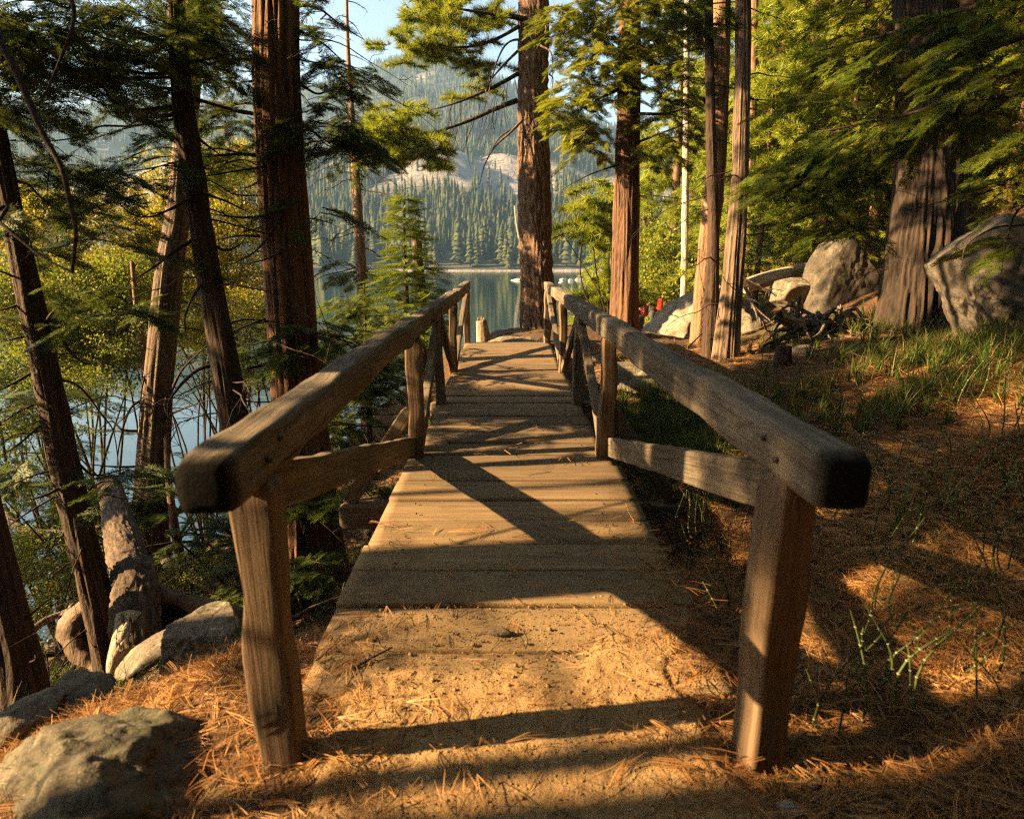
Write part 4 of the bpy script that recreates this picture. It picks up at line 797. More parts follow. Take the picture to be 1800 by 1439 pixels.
simple_tree('slender_cedar', 'slender dark cedar touching the paler trunk behind it', [(1247, 640, 8.8, 30), (1251, 520, 8.8, 24), (1254, 400, 8.8, 20), (1250, 250, 8.8, 18), (1248, 120, 8.8, 16), (1246, -40, 8.8, 14)], 'dark_bark', 12, 11, 'cedar', 'cedar', 10, cl=[(1235, 40, 8.8, 40, 30, .4, 10), (1190, 30, 9, 40, 30, .4, 10)], L=.4)
simple_tree('incense_cedar', 'sunlit orange cedar trunk behind the slender dark stem', [(1232, 600, 12, 36), (1238, 500, 12, 34), (1248, 400, 12, 33), (1258, 300, 12, 32), (1266, 150, 12, 31), (1270, -40, 12, 29)], 'orange_bark', 16, 12, 'cedar', 'cedar_lit', 10, dead=5)
simple_tree('incense_cedar', 'shaggy grey-brown cedar leaning slightly, closest behind the right handrail', [(1272, 670, 8.6, 54), (1275, 620, 8.6, 44), (1284, 520, 8.6, 37), (1293, 420, 8.6, 34), (1300, 320, 8.6, 30), (1304, 180, 8.6, 28), (1306, 60, 8.6, 27), (1308, -60, 8.6, 26)], 'grey_bark', 14, 13, 'cedar', 'cedar', 12, ns=90, fur=(5, .7), amp=.22, flare=.25, dead=9, step=.05, cano=(7.5, 13.5, 30, 4.5))
simple_tree('slender_pine', 'thin orange pine trunk rising just right of the shaggy cedar', [(1312, 500, 18, 18), (1316, 400, 18, 17), (1322, 200, 18, 16), (1326, -40, 18, 15)], 'orange_bark', 20, 14, 'pine_far', 'pine', 10, dead=5, fur=(3, 3), step=.12)
simple_tree('pale_pine', 'thin pale whitish trunk standing behind the large lit boulder', [(1202, 520, 22, 13), (1204, 400, 22, 12), (1206, 200, 22, 11), (1208, 20, 22, 10)], 'pale_bark', 18, 15, 'pine_far', 'pine', 8, dead=5, fur=(3, 3), ns=24, step=.15)
tO, sO = simple_tree('giant_pine', 'massive dark furrowed pine with flaring roots on the right slope', [(1606, 612, 8.8, 150), (1612, 560, 8.8, 126), (1622, 450, 8.9, 112), (1632, 300, 9, 106), (1628, 150, 9, 98), (1622, -60, 9, 90)], 'shaded_bark', 18, 16, 'pine', 'pine', 14, ns=190, fur=(11, 2.0), amp=.2, flare=.2, dead=8, Lr=(.8, 2), L0=3, step=.05, cano=(8.5, 17.5, 34, 5))
simple_tree('slender_pine', 'narrow reddish trunk right of the massive dark pine', [(1700, 420, 10, 34), (1698, 300, 10, 32), (1700, 180, 10, 28), (1702, 60, 10, 26), (1704, -60, 10, 24)], 'dark_bark', 13, 17, 'cedar', 'cedar', 8, dead=5)
simple_tree('slender_pine', 'thin reddish trunk high up left of the massive dark pine', [(1552, 260, 14, 18), (1553, 100, 14, 18), (1554, -40, 14, 17)], 'orange_bark', 16, 18, 'pine_far', 'pine', 6, dead=4, ns=24)
# ================================================================ RIGHT-HAND CEDAR BOUGHS
pR = [(4.6, 3.2, .9, .2), (4.65, 3.2, 3.5, .17), (4.7, 3.2, 7, .12), (4.7, 3.2, 11, .03)]
tR, sR = tree('incense_cedar', 'cedar beyond the right edge whose dark green boughs sweep into view', pR, 'dark_bark', ns=50, fur=(5, 1.5), seed=20)
cR = Crown('cedar', .66)
for L in ([(4.6, 3.2, 2.2), P(1800, 165, 4.6), P(1720, 195, 4.8), P(1680, 205, 5.0), P(1620, 235, 5.2), P(1540, 250, 5.4), P(1470, 262, 5.5)], [(4.6, 3.2, 3.4), P(1810, 60, 4.6), P(1700, 90, 5), P(1600, 110, 5.3), P(1500, 100, 5.5)],
          [(4.6, 3.2, 2.8), P(1800, 120, 4.4), P(1700, 160, 4.6), P(1600, 200, 4.9), P(1450, 230, 5.2)], [(4.6, 3.2, 4.5), P(1790, -40, 4.6), P(1680, 20, 5), P(1560, 60, 5.4), P(1440, 90, 5.8)]):
    _, s = limb(tR, L, .028, .006, 'twig', 22)
    for k in range(6, 22, 1):
        T = unit(s[k] - s[k - 1]); side = np.cross(T, [0, 0, 1.])
        cR.bough(s[k], T * .6 + side * rnd.choice((-1, 1)) * rnd.uniform(.4, 1) + [0, 0, -.25], rnd.uniform(.25, .5), 12, .35)
for (x, y, t, rx, ry, rt, n) in [(1450, 170, 5.8, 60, 40, .5, 10), (1480, 300, 5.6, 80, 35, .6, 20), (1430, 290, 6.0, 60, 35, .5, 14), (1570, 320, 5.4, 50, 30, .5, 6), (1760, 170, 5, 50, 60, .6, 18), (1775, 60, 4.6, 50, 60, .6, 20), (1530, 60, 5.6, 60, 40, .6, 10), (1460, 390, 6, 70, 25, .5, 10), (1770, 300, 4.8, 40, 60, .5, 12), (1380, 330, 6.4, 40, 35, .5, 8), (1765, 430, 5, 40, 40, .4, 7)]: cR.clump(x, y, t, rx, ry, rt, int(n * .7), .5, base=(-.6, 0, 0), k=13)
crown_up(tR, cR, sR, 5.2, 10.5, 10, 2.0, .7, nb=6, k=7)
for L in ([(1800, 305, 4.8), (1740, 330, 4.9), (1670, 350, 5), (1600, 370, 5.1)], [(1800, 395, 4.8), (1750, 400, 4.8), (1700, 430, 4.8), (1690, 470, 4.8)], [(1500, 0, 6), (1480, 40, 6), (1455, 90, 6)], [(1570, 0, 6), (1530, 50, 6), (1500, 95, 6)], [(1800, 360, 4.7), (1770, 420, 4.7), (1760, 480, 4.7)]): limb_px(tR, [(1900, L[0][1] - 30, L[0][2])] + L if L[0][0] == 1800 else L, .012, .003)
cR.build('crown', M['cedar_mid'], tR)
# ================================================================ BACKGROUND TREES
def bg_tree(name, label, group, kind, mat, h, nl, L0, size, seed, low=.08, bark='pine_bark', nb=7, k=7, bl=.7):
    t = thing(name, (0, 0, 0), label, 'tree', group); 
    o, s = trunk(t, [(0, 0, -.6, h * .016), (0, 0, h * .5, h * .011), (.1, 0, h, .02)], M[bark], ns=20, fur=(3, 2), seed=seed, step=.2)
    cr = Crown(kind, size)
    for j in range(nl):
        f = low + (1 - low) * (j + .5) / nl; a = at(s, f * h)[:3]
        live_limb(t, cr, a, rnd.uniform(0, 6.283), L0 * (1 - f * .8) * rnd.uniform(.7, 1.2), .03, .15, .3, nb, bl, k, individual=False, start=.2)
    cr.build('crown', M[mat], t); return t
protoP = bg_tree('green_pine', 'sunlit green pine in the stand on the slope behind the right-hand trunks', 'pines on the right slope', 'pine_far', 'pine', 13, 70, 3.0, 1.25, 31, .03)
protoQ = bg_tree('green_pine', 'sunlit green pine in the stand on the slope behind the right-hand trunks', 'pines on the right slope', 'pine_far', 'pine', 10, 55, 2.6, 1.2, 32, .02)
protoC = bg_tree('green_cedar', 'bushy cedar in the background stand on the right slope', 'cedars on the right slope', 'cedar_far', 'cedar_lit', 12, 70, 2.6, 1.2, 33, .02, 'cedar_bark')
spots = [(1180, 470, 30, 'P'), (1075, 470, 36, 'Q'), (1035, 500, 30, 'q'), (1340, 470, 22, 'C'), (1390, 480, 18, 'P'), (1440, 450, 16, 'Q'), (1500, 440, 20, 'P'), (1560, 430, 17, 'C'), (1640, 420, 20, 'P'), (1730, 410, 16, 'P'), (1800, 400, 20, 'C'), (1370, 450, 30, 'P'), (1270, 480, 28, 'P'), (1230, 470, 36, 'P'), (1420, 470, 26, 'C'), (1480, 430, 30, 'P'), (1600, 400, 28, 'P'), (1700, 380, 28, 'P'), (1860, 380, 24, 'P'), (1330, 490, 15, 'q'), (1470, 470, 13, 'c'), (1760, 430, 12.5, 'c'), (1320, 440, 38, 'P'), (1400, 440, 40, 'P'), (1540, 420, 38, 'P'), (1660, 400, 36, 'P'), (1780, 380, 38, 'P'), (1130, 460, 42, 'P'), (1210, 460, 48, 'C'), (1280, 450, 52, 'P')]
first = {}
for i, (x, y, t, k) in enumerate(spots):
    p = P(x, y, t); z = float(gz(p[0:1], p[1:2])[0]); pr = {'P': protoP, 'Q': protoQ, 'C': protoC, 'q': protoQ, 'c': protoC}[k]; s = rnd.uniform(.85, 1.2) * (.5 if k in 'qc' else 1)
    if pr not in first: first[pr] = 1; pr.location = (p[0], p[1], z); pr.rotation_euler.z = rnd.random() * 6; pr.scale = (s, s, s)
    else: dup(pr, (p[0], p[1], z), rnd.random() * 6, s)
for x, y, t, rx, ry, n, lab in ((1040, 380, 15, 38, 60, 40, 'low yellow-green pine bough mass between the pine and the red cedar'), (1070, 520, 16, 45, 45, 46, 'bright young pine left of the red cedar base, above the lake rocks')):
    b = P(x + 30, 560, t); shrub(lab, b, [(x, y, t, rx, ry, .9, n)], M['pine'], 'pine', 1.3, .6, name='young_pine', cat='tree', stems=4)
shrub('round sunny green bush behind the two hikers', P(1165, 560, 27), [(1165, 490, 27, 45, 40, 1.5, 60), (1150, 430, 28, 40, 40, 1.5, 40)], M['green_leaf'], 'leaf_far', 1.3, 1.0, stems=6)
# ================================================================ ROCKS
def rock(label, c, dims, seed, mat='rock', rz=0, sub=5, name='boulder', planes=9, tilt=(0, 0), group=None, nz=.05, cut=()):
    if sub not in ICO: ICO[sub] = icos(sub)
    V, F = ICO[sub]; r = np.random.default_rng(seed); nrm = unit(r.normal(0, 1, (planes, 3))); d = r.uniform(.58, .86, planes)
    for q_ in cut: nrm = np.vstack([nrm, unit(np.array(q_[:3], float))]); d = np.append(d, q_[3])
    dt = V @ nrm.T; rad = np.min(np.where(dt > .05, d[None] / np.maximum(dt, .05), 9), 1); rad = np.minimum(rad, 1.0)
    rad = rad + (fbm(V * 1.6 + seed, 3, seed) - .5) * .15 + (fbm(V * 7 + seed, 3, seed + 1) - .5) * nz * 1.6
    W = V * rad[:, None] * np.asarray(dims); m = Matrix.Rotation(rz, 3, 'Z') @ Matrix.Rotation(tilt[0], 3, 'X') @ Matrix.Rotation(tilt[1], 3, 'Y')
    W = W @ np.array(m).T; mb = MB(); mb.add(W + np.asarray(c), F); o = obj(name, mb, M[mat]); return tag(o, label, 'rock', group)
def rpx(label, x, y, t, rx, ry, dep, seed, mat='rock', **k):
    return rock(label, P(x, y, t), (rx * t / FPX, dep, ry * t / FPX), seed, mat, **k)
rpx('large mossy lichen-covered boulder filling the lower left corner', 160, 1450, 1.95, 275, 185, .34, 3, 'rock_moss', sub=6, planes=12, nz=.1)
rpx('sunlit tan boulder with a cracked face left of the front post', 355, 1135, 3.3, 95, 72, .26, 8, 'rock', sub=6, tilt=(0, -.35))
rpx('narrow pale slab leaning between the fallen log and the lit boulder', 262, 1150, 3.5, 70, 22, .2, 5, 'rock', tilt=(0, -.5))
rpx('small sunlit tan rock at the edge of the needle mound', 130, 1215, 3.0, 62, 30, .16, 14, 'rock')
rpx('flat grey slab under needles at the left edge', 40, 1262, 2.7, 70, 30, .2, 15, 'rock')
rpx('small flat light stone beside the mossy corner boulder', 388, 1392, 1.95, 36, 14, .05, 16, 'rock')
rpx('pale angular stone at the lower right edge', 1800, 1325, 2.0, 42, 52, .1, 17, 'rock_white')
rpx('brown half-buried rock in needles at the lower right', 1730, 1378, 2.05, 70, 52, .13, 18, 'rock')
rpx('small white stone at the bottom near the right post', 1385, 1428, 1.8, 27, 20, .035, 19, 'rock_white')
rpx('flat brown stone at the bottom right', 1612, 1412, 1.9, 55, 26, .08, 21, 'rock')
rpx('small tan stone lying on the sandy deck planks', 880, 1111, float((H - .012) / (sp_ + (1111 - 719.5) / FPX * cp_)), 23, 9, .022, 22, 'rock', sub=4, name='stone')
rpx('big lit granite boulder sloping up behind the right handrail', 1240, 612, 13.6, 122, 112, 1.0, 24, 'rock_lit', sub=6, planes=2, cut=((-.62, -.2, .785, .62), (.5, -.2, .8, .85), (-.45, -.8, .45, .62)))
rpx('low rounded rock at the foot of the two joined trunks', 1212, 618, 10.5, 32, 14, .3, 25, 'rock')
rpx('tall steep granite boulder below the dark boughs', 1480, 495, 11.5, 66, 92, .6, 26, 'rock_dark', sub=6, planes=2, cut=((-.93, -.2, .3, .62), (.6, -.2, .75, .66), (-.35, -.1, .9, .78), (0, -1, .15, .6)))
rpx('smaller boulder left of the tall steep one', 1395, 520, 12, 48, 32, .5, 27, 'rock')
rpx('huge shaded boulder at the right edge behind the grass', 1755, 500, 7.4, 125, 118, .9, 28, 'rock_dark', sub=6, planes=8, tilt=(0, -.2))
rpx('low flat rock half hidden in grass right of the handrail', 1475, 692, 6.6, 78, 22, .35, 29, 'rock_dark')
rpx('broad grey rock slab beside the bridge on the right', 1150, 668, 9.0, 105, 42, .8, 30, 'rock', sub=6, planes=8)
rpx('flat lit slab near the far right post', 1050, 640, 10.5, 48, 22, .5, 31, 'rock')
for i, (x, y, rx, ry, t, m) in enumerate([(1035, 560, 20, 13, 14, 'rock_white'), (1050, 583, 22, 14, 13, 'rock_white'), (1015, 590, 14, 9, 13, 'rock_white'), (1062, 604, 16, 10, 12, 'rock'), (1030, 608, 14, 9, 12, 'rock')]):
    rpx('whitish boulder in the small pile between the right rail posts and the lake' if m == 'rock_white' else 'tan boulder at the base of the pale rock pile beyond the right rail', x, y, t, rx, ry, .25, 40 + i, m, sub=4, group='rocks piled beyond the right rail')
for i, (x, y, rx, ry, t, m) in enumerate([(1040, 690, 18, 10, 8.2, 'rock_dark'), (700, 742, 18, 12, 7, 'rock'), (735, 700, 14, 9, 8, 'rock'), (640, 700, 20, 14, 8.5, 'rock')]):
    g = pg(x, y + ry); rock('grey rock in the gully %s' % ('under the right rail', 'left of the second left post', 'by the left deck edge', 'behind the young cedar')[i], g, (rx * t / FPX, .12, ry * t / FPX), 60 + i, m, sub=4)
rock('low tan rock outcrop between the bridge end and the lake', pg(905, 602) + [0, .1, .0], (.55, .3, .13), 47, 'rock', sub=5)
rock('needle-dusted lump of rock under the tall pine', pg(1010, 603) + [0, .2, 0], (.3, .3, .1), 48, 'rock', sub=4)
mb = None
def lake_pt(x, y): v = (y - 719.5) / FPX; t = 8.0 / (sp_ + v * cp_); return P(x, y, t), t
for i, (x, y, rx, ry) in enumerate([(908, 491, 11, 4.5), (990, 490, 7, 3), (1003, 492, 6, 4), (1018, 490, 8, 4), (1033, 493, 7, 3), (1048, 491, 8, 4), (1062, 493, 9, 3), (985, 495, 5, 2)]):
    p, t = lake_pt(x, y + 2); rock('pale rock at the left tip of the lake point' if i == 0 else 'pale rock in the row along the low point in the lake', p, (rx * t / FPX, 1.5, ry * t / FPX), 70 + i, 'rock_white', sub=4, name='lake_rock', group=None if i == 0 else 'rocks along the lake point')
# ================================================================ LOGS, STUMPS, STICKS
t = thing('fallen_log', P(228, 1160, 4.0), 'rough-barked fallen log with bleached broken end propped between trunks', 'log')
trunk(t, pts_px([(240, 1150, 4.0, 66), (238, 1090, 4.15, 80), (236, 1020, 4.5, 70), (218, 960, 5.1, 58), (204, 900, 6.0, 46), (192, 850, 7.0, 36)]), M['log_bark'], ns=80, fur=(7, 9), amp=.2, seed=30, step=.03)
trunk(t, pts_px([(192, 1200, 3.92, 8), (203, 1165, 3.95, 30), (222, 1125, 4.0, 50), (234, 1085, 4.1, 58)]), M['pale_bark'], ns=40, fur=(6, 2), amp=.15, seed=31, step=.03, name='bleached_end')
hc = P(238, 1112, 4.5); hl = thing('hollow_log', hc - [0, 0, .3], 'broad hollow log section with dark opening behind the fallen log', 'log')
ax = unit(np.array([.25, 1, -.75])); hx = unit(np.cross(ax, [0, 0, 1.])); hy = np.cross(hx, ax); th = np.linspace(0, 2 * np.pi, 90, endpoint=False); mb = MB(); prof = []
for k in range(16): prof.append((k / 15 * .9, 1.0))
for k in range(16): prof.insert(0, (k / 15 * .85 + .0, .80 - .1 * k / 15))
V = np.zeros((len(prof), 90, 3))
for i_, (s_, f_) in enumerate(prof):
    nn = fbm(np.stack([np.cos(th) * 3, np.sin(th) * 3, th * 0 + s_ * 1.5 + (f_ < .9) * 5], 1), 4, 3) - .5
    rr = f_ * (1 + nn * .28) * (1 - .1 * s_); rim = .06 * np.sin(th * 3 + 1) * (1 - s_) 
    V[i_] = hc + ax * (s_ + rim)[:, None] + hx * (np.cos(th) * .62 * rr)[:, None] + hy * (np.sin(th) * .34 * rr)[:, None]
F_ = ringF(len(prof), 90); mb.mi_split = 15 * 90; mb.add(V.reshape(-1, 3), F_, 0, np.tile(noise(np.stack([np.cos(th) * 9, np.sin(th) * 9, th * 0], 1), 2), len(prof))); mi_ = mb.mi[-1]; mi_[:14 * 90] = 1; obj('shell', mb, [M['grey_bark'], M['shaded_bark']], hl)  # inner wall gets the darker material, the hollow's shade as colour
t = thing('fallen_log', P(1360, 490, 13), 'pale bleached log lying against the tall boulder', 'log')
trunk(t, pts_px([(1308, 503, 12.5, 26), (1350, 490, 12.6, 26), (1400, 477, 12.8, 25), (1440, 468, 13, 24)]), M['pale_bark'], ns=30, fur=(4, 1), amp=.1, seed=33)
t = thing('weathered_stump', P(850, 600, 14), 'short grey weathered stump post between bridge end and water', 'stump')
g = pg(852, 602); z0 = g[2]; trunk(t, [(g[0], g[1], z0 - .1, .15), (g[0] - .03, g[1], z0 + .2, .125), (g[0] - .06, g[1], z0 + .42, .10)], M['dead_wood'], ns=30, fur=(4, 2), amp=.3, seed=34, step=.03)
mb = MB()
for k in range(6): a = np.array([g[0] - .06 + rnd.uniform(-.07, .07), g[1] + rnd.uniform(-.07, .07), z0 + .4]); tube(mb, [a, a + [0, 0, rnd.uniform(.04, .12)]], [.035, .008], 5)
obj('splintered_top', mb, M['dead_wood'], t)
# dead leaning snag on the far shore
p, tt_ = lake_pt(915, 476); tt_ = 335
trunk(thing('leaning_snag', P(918, 474, tt_), 'bare pale snag leaning on the far shore beside the pine trunk', 'tree'), pts_px([(922, 474, tt_, 5), (915, 430, tt_, 4.2), (908, 395, tt_, 3.4), (904, 362, tt_, 1.5)]), M['pale_bark'], ns=10, fur=(2, .1), seed=35, step=2)
# uprooted stump with tangled roots
S0 = pg(1420, 612); ts = 9.3; S0 = P(1420, 590, ts); t = thing('uprooted_stump', pg(1425, 612), 'weathered uprooted stump with tangled bleached roots on the slope', 'stump')
trunk(t, pts_px([(1368, 556, 8.9, 22), (1385, 562, 9.0, 24), (1420, 576, 9.2, 30), (1460, 590, 9.5, 26), (1515, 604, 9.8, 8)]), M['dead_wood'], ns=40, fur=(4, 3), amp=.3, seed=36, step=.03, name='root_crown')
for k in range(46):
    x = rnd.uniform(1385, 1480); y = rnd.uniform(550, 590); a = P(x, y, 9.1 + rnd.uniform(-.15, .2)); x2 = x + rnd.uniform(-80, 80); y2 = rnd.uniform(585, 640) if k % 3 else rnd.uniform(530, 570); b = P(x2, y2, 9.0 + rnd.uniform(-.5, .4))
    limb(t, [a, (a * 2 + b) / 3 + rng.normal(0, .07, 3) + [0, 0, .1], (a + 2 * b) / 3 + rng.normal(0, .07, 3), b], rnd.uniform(.025, .06), .006, 'dead_wood', 12, 7, 'root')
t = thing('broken_stump', pg(1375, 645), 'small broken stump in needles below the uprooted one', 'stump'); g = np.array(t.location)
trunk(t, [(*(g - [0, 0, .1]), .13), (*(g + [0, 0, .12]), .11), (*(g + [0, 0, .25]), .09)], M['dark_bark'], ns=26, fur=(4, 3), amp=.35, seed=37, step=.03)
# branching bleached twigs near the boulders
def stick(label, L, r0, r1, mat='dead_wood', name='stick', sub=0):
    pp = [P(*a) for a in L]; s = spline(pp, 18); mb = MB(); tube(mb, s, np.linspace(r0, r1, 18), 7, jit=.2)
    for k in range(sub): i = rnd.randrange(4, 16); d = unit(s[i] - s[i - 1]) * .5 + rng.normal(0, .5, 3); l = rnd.uniform(.1, .35); tube(mb, [s[i], s[i] + d * l * .5, s[i] + d * l + [0, 0, -.03]], [r1 * 1.5, r1, r1 * .5], 5)
    o = obj(name, mb, M[mat]); return tag(o, label, 'stick')
stick('forked bleached dead branch right of the shaggy cedar', [(1310, 505, 10.5), (1325, 540, 10.3), (1345, 575, 10.1)], .03, .012, sub=6, name='dead_branch')
stick('pale branching twig in front of the smaller boulder', [(1290, 480, 11), (1330, 500, 11), (1365, 520, 11)], .02, .008, sub=8, name='dead_branch')
stick('long thin dead pole leaning toward the lit boulder', [(1195, 625, 10), (1230, 590, 10.4), (1262, 560, 10.8)], .015, .006)
stick('short dark log with pale cut end at the lower right', [(1432, 1346, 1.98), (1480, 1350, 1.98), (1548, 1357, 1.98)], .016, .014, 'dark_bark', 'short_log')
stick('crooked light stick standing at the foot of the right post', [(1428, 1425, 1.85), (1424, 1395, 1.87), (1445, 1366, 1.9)], .011, .008)
stick('flat weathered board half buried in needles at lower right', [(1420, 1378, 1.95), (1530, 1376, 1.97), (1650, 1372, 2.0)], .03, .026, 'grey_bark', 'old_board')
stick('thin pale twig on the orange needles right of the post', [(1505, 1122, 2.5), (1560, 1125, 2.5), (1625, 1134, 2.5)], .005, .004)
stick('small dark twig on the front plank', [(622, 1174, 2.36), (655, 1155, 2.41), (690, 1137, 2.45)], .006, .003, 'twig')
stick('dead branch lying on the bank left of the second beam', [(515, 1085, 4.8), (560, 1062, 4.9), (600, 1048, 5.0)], .016, .01)
stick('fallen grey limb behind the dark boulder', [(290, 985, 6.3), (330, 1010, 6), (380, 1040, 5.8), (410, 1060, 5.6)], .05, .03, sub=3, name='dead_branch')
stick('bent dead limb over the water at the lower left', [(0, 890, 7), (40, 930, 6.8), (100, 935, 6.8), (180, 925, 6.8), (240, 905, 7)], .05, .02, 'dead_wood', 'dead_branch', 4)
stick('grey dead limb low in the left corner behind the trunk', [(30, 1130, 4.6), (80, 1090, 4.8), (120, 1075, 4.9), (160, 1058, 5)], .03, .02, 'dead_wood', 'dead_branch', 2)
stick('dead limb lying on the slope under the massive pine', [(1330, 640, 8.6), (1400, 622, 8.6), (1460, 600, 8.7)], .02, .01, sub=4)
mb = MB(); c = np.array([float(P(1063, 1226, 2.1)[0]), 1.93, .03]); c = pg(1063, 1226) + [0, 0, .018]; d = unit(np.array([.8, .55, 0])) * .03
tube(mb, [c - d, c - d * .5, c + d * .3, c + d], [.004, .012, .011, .003], 9, jit=.4); tag(obj('pine_cone', mb, M['twig']), 'small dark cone lying on the dirt path', 'pine cone')
# ================================================================ PEOPLE
def person(label, x, y, t, face, shirt, hair, hair_len, pack_c, pack_label, arms, hh=1.68):
    head = P(x, y, t); foot = head + np.array([0, 0, -(hh - .12)]); T = thing('person', foot, label, 'person')
    f = np.array([math.cos(face), math.sin(face), 0]); r_ = np.array([f[1], -f[0], 0]); J = {}
    def w(a, b, c): return foot + f * a + r_ * b + np.array([0, 0, c])
    chains = [[w(0, 0, .95), w(0, 0, 1.12), w(.01, 0, 1.3), w(0, 0, 1.45), w(.02, 0, 1.53), w(.03, 0, hh - .10)]]
    rad = [[.15, .135, .155, .10, .055, .09]]
    for sd, el, ha in arms:
        chains.append([w(0, sd * .08, 1.43), w(0, sd * .185, 1.40), w(*el), w(*ha)]); rad.append([.07, .055, .042, .03])
    for sd in (-1, 1): chains.append([w(0, sd * .06, .95), w(0, sd * .1, .85), w(.02, sd * .11, .48), w(-.02, sd * .12, .07), w(.1, sd * .13, .03)]); rad.append([.1, .085, .06, .045, .035])
    me = bpy.data.meshes.new('body'); V = []; E = []; RR = []
    for c, rr in zip(chains, rad):
        b = len(V); V += [tuple(v - np.array(T.location)) for v in c]; RR += rr; E += [(b + i, b + i + 1) for i in range(len(c) - 1)]
        if b: E.append((3 if len(c) == 4 else 0, b))
    me.from_pydata(V, E, []); o = bpy.data.objects.new('body', me); link(o, T); md = o.modifiers.new('skin', 'SKIN')
    for v, q_ in zip(me.skin_vertices[0].data, RR): v.radius = (q_, q_)
    me.skin_vertices[0].data[0].use_root = True; o.modifiers.new('sub', 'SUBSURF').levels = 2; o.modifiers['sub'].render_levels = 2; me.materials.append(M['skin'])
    dg = bpy.context.evaluated_depsgraph_get(); ev = bpy.data.meshes.new_from_object(o.evaluated_get(dg)); o.modifiers.clear(); o.data = ev; ev.name = 'body'
    for p_ in ev.polygons: p_.use_smooth = True
    V, F = ICO.setdefault(3, icos(3))
    def ell(nm, c, dm, m, sharp=0): 
        W = V * np.asarray(dm); W = W[:, :1] * f + W[:, 1:2] * r_ + W[:, 2:] * np.array([0, 0, 1.]); b = MB(); b.add(W + c, F); return obj(nm, b, m, None if nm == 'backpack' else T)
    hm = m_plain(nm_ := 'hair_' + hair[0], hair[1], .6); b = MB()
    hc = w(.015, 0, hh - .085); W = V[V[:, 2] > -2] * [.108, .092, .115]; W[:, 0] = np.minimum(W[:, 0], .055 + .5 * np.maximum(W[:, 2], 0)); W = W[:, :1] * f + W[:, 1:2] * r_ + W[:, 2:] * np.array([0, 0, 1.]); b.add(W + hc, F)
    if hair_len: tube(b, [hc - f * .05, hc - f * .09 + [0, 0, -.15], hc - f * .10 + [0, 0, -hair_len]], [.085, .08, .02], 10)
    obj('hair', b, hm, T)
    b = MB(); tube(b, [w(0, 0, .93), w(0, 0, 1.1), w(0, 0, 1.3), w(0, 0, 1.42), w(.005, 0, 1.48)], [.17, .155, .18, .16, .07], 16)
    for sd, el, ha in arms: s_ = w(0, sd * .15, 1.41); e_ = w(*el); tube(b, [s_, s_ * .4 + e_ * .6], [.075, .06], 10)
    obj('shirt', b, m_plain('shirt_cloth', shirt, .85), T)
    b = MB()
    for sd in (-1, 1): tube(b, [w(0, sd * .07, .97), w(0, sd * .1, .85), w(.02, sd * .11, .48), w(0, sd * .12, .12)], [.12, .105, .075, .06], 12)
    obj('trousers', b, m_plain('trouser_cloth', (.04, .04, .05), .9), T)
    b = MB(); W = np.sign(V) * np.abs(V) ** .6 * [.12, .16, .24]; W = W[:, :1] * f + W[:, 1:2] * r_ + W[:, 2:] * np.array([0, 0, 1.]); b.add(W + w(-.25, 0, 1.2), F)
    for sd in (-1, 1): tube(b, [w(-.2, sd * .09, 1.38), w(-.05, sd * .1, 1.49), w(.13, sd * .1, 1.38), w(.15, sd * .12, 1.2), w(-.1, sd * .17, 1.05)], [.025] * 5, 6)
    tag(obj('backpack', b, m_plain('pack_cloth', pack_c, .8)), pack_label, 'backpack')
    return T
M['skin'] = m_plain('skin', (.5, .28, .18), .6)
person('person with long dark hair standing left of another, turned to the lake', 1127, 527, 24.5, R(120), (.4, .28, .22), ('dark', (.06, .03, .02)), .38, (.32, .035, .06), 'dark pink backpack worn by the long-haired person', [(-1, (.12, -.22, 1.18), (.3, -.12, 1.32)), (1, (.05, .24, 1.15), (.22, .18, 1.0))])
person('person in dark shirt beside the boulder holding up a camera', 1149, 519, 24.0, R(165), (.03, .035, .05), ('fair', (.35, .2, .09)), 0, (.6, .03, .02), 'bright red backpack worn by the person in the dark shirt', [(-1, (.2, -.2, 1.2), (.38, -.12, 1.42)), (1, (.18, .22, 1.15), (.35, .16, 1.12))])
# ================================================================ GROUND COVER
def scatter(n, x0, x1, y0, y1, dens):
    x = rng.uniform(x0, x1, n); y = rng.uniform(y0, y1, n); k = rng.random(n) < dens(x, y); return x[k], y[k]
def needle_tpl(seed):
    r = random.Random(seed); V = []; F = []
    for k in range(3):
        a = r.uniform(-.28, .28); c = r.uniform(-.35, .35); w_ = .0085; p = [(s, math.sin(a) * s + c * s * s, .05 * math.sin(s * 3) + r.uniform(0, .02)) for s in (0, .5, 1.0)]; m = len(V)
        for q_ in p: V += [(q_[0], q_[1] - w_, q_[2]), (q_[0], q_[1] + w_, q_[2] + .006)]
        F += [[m, m + 2, m + 3, m + 1], [m + 2, m + 4, m + 5, m + 3]]
    return np.array(V), np.array(F)
NTP = [needle_tpl(i) for i in range(5)]
def dens(x, y):
    dx = np.abs(x - bx(y)); path = (np.abs(x - .04) < .68) & (y < 2.3); deck = (dx < .79) & (y > 1.9)
    edge = np.clip((dx - .45) / .35, 0, 1)
    d = np.where(path, .06 + .35 * np.clip((np.abs(x - .04) - .3) / .35, 0, 1), 1.0)
    d = np.where(deck, .018 + .9 * edge ** 1.5 * np.exp(-np.clip(y - 2.1, 0, 9) / np.where(x > 0, .6, .3)) * np.where(x > 0, 1, .5), d)
    pat = n2(x, y, 1.1, 77, 2); left = (x < -.9)
    d = np.where(~path & ~deck, np.clip((pat - .25) * 3, .3, 1) * np.where(left & (y > 3.2), .6, 1) * np.where((x > 0) & (y > 5), .6, 1), d)
    return d
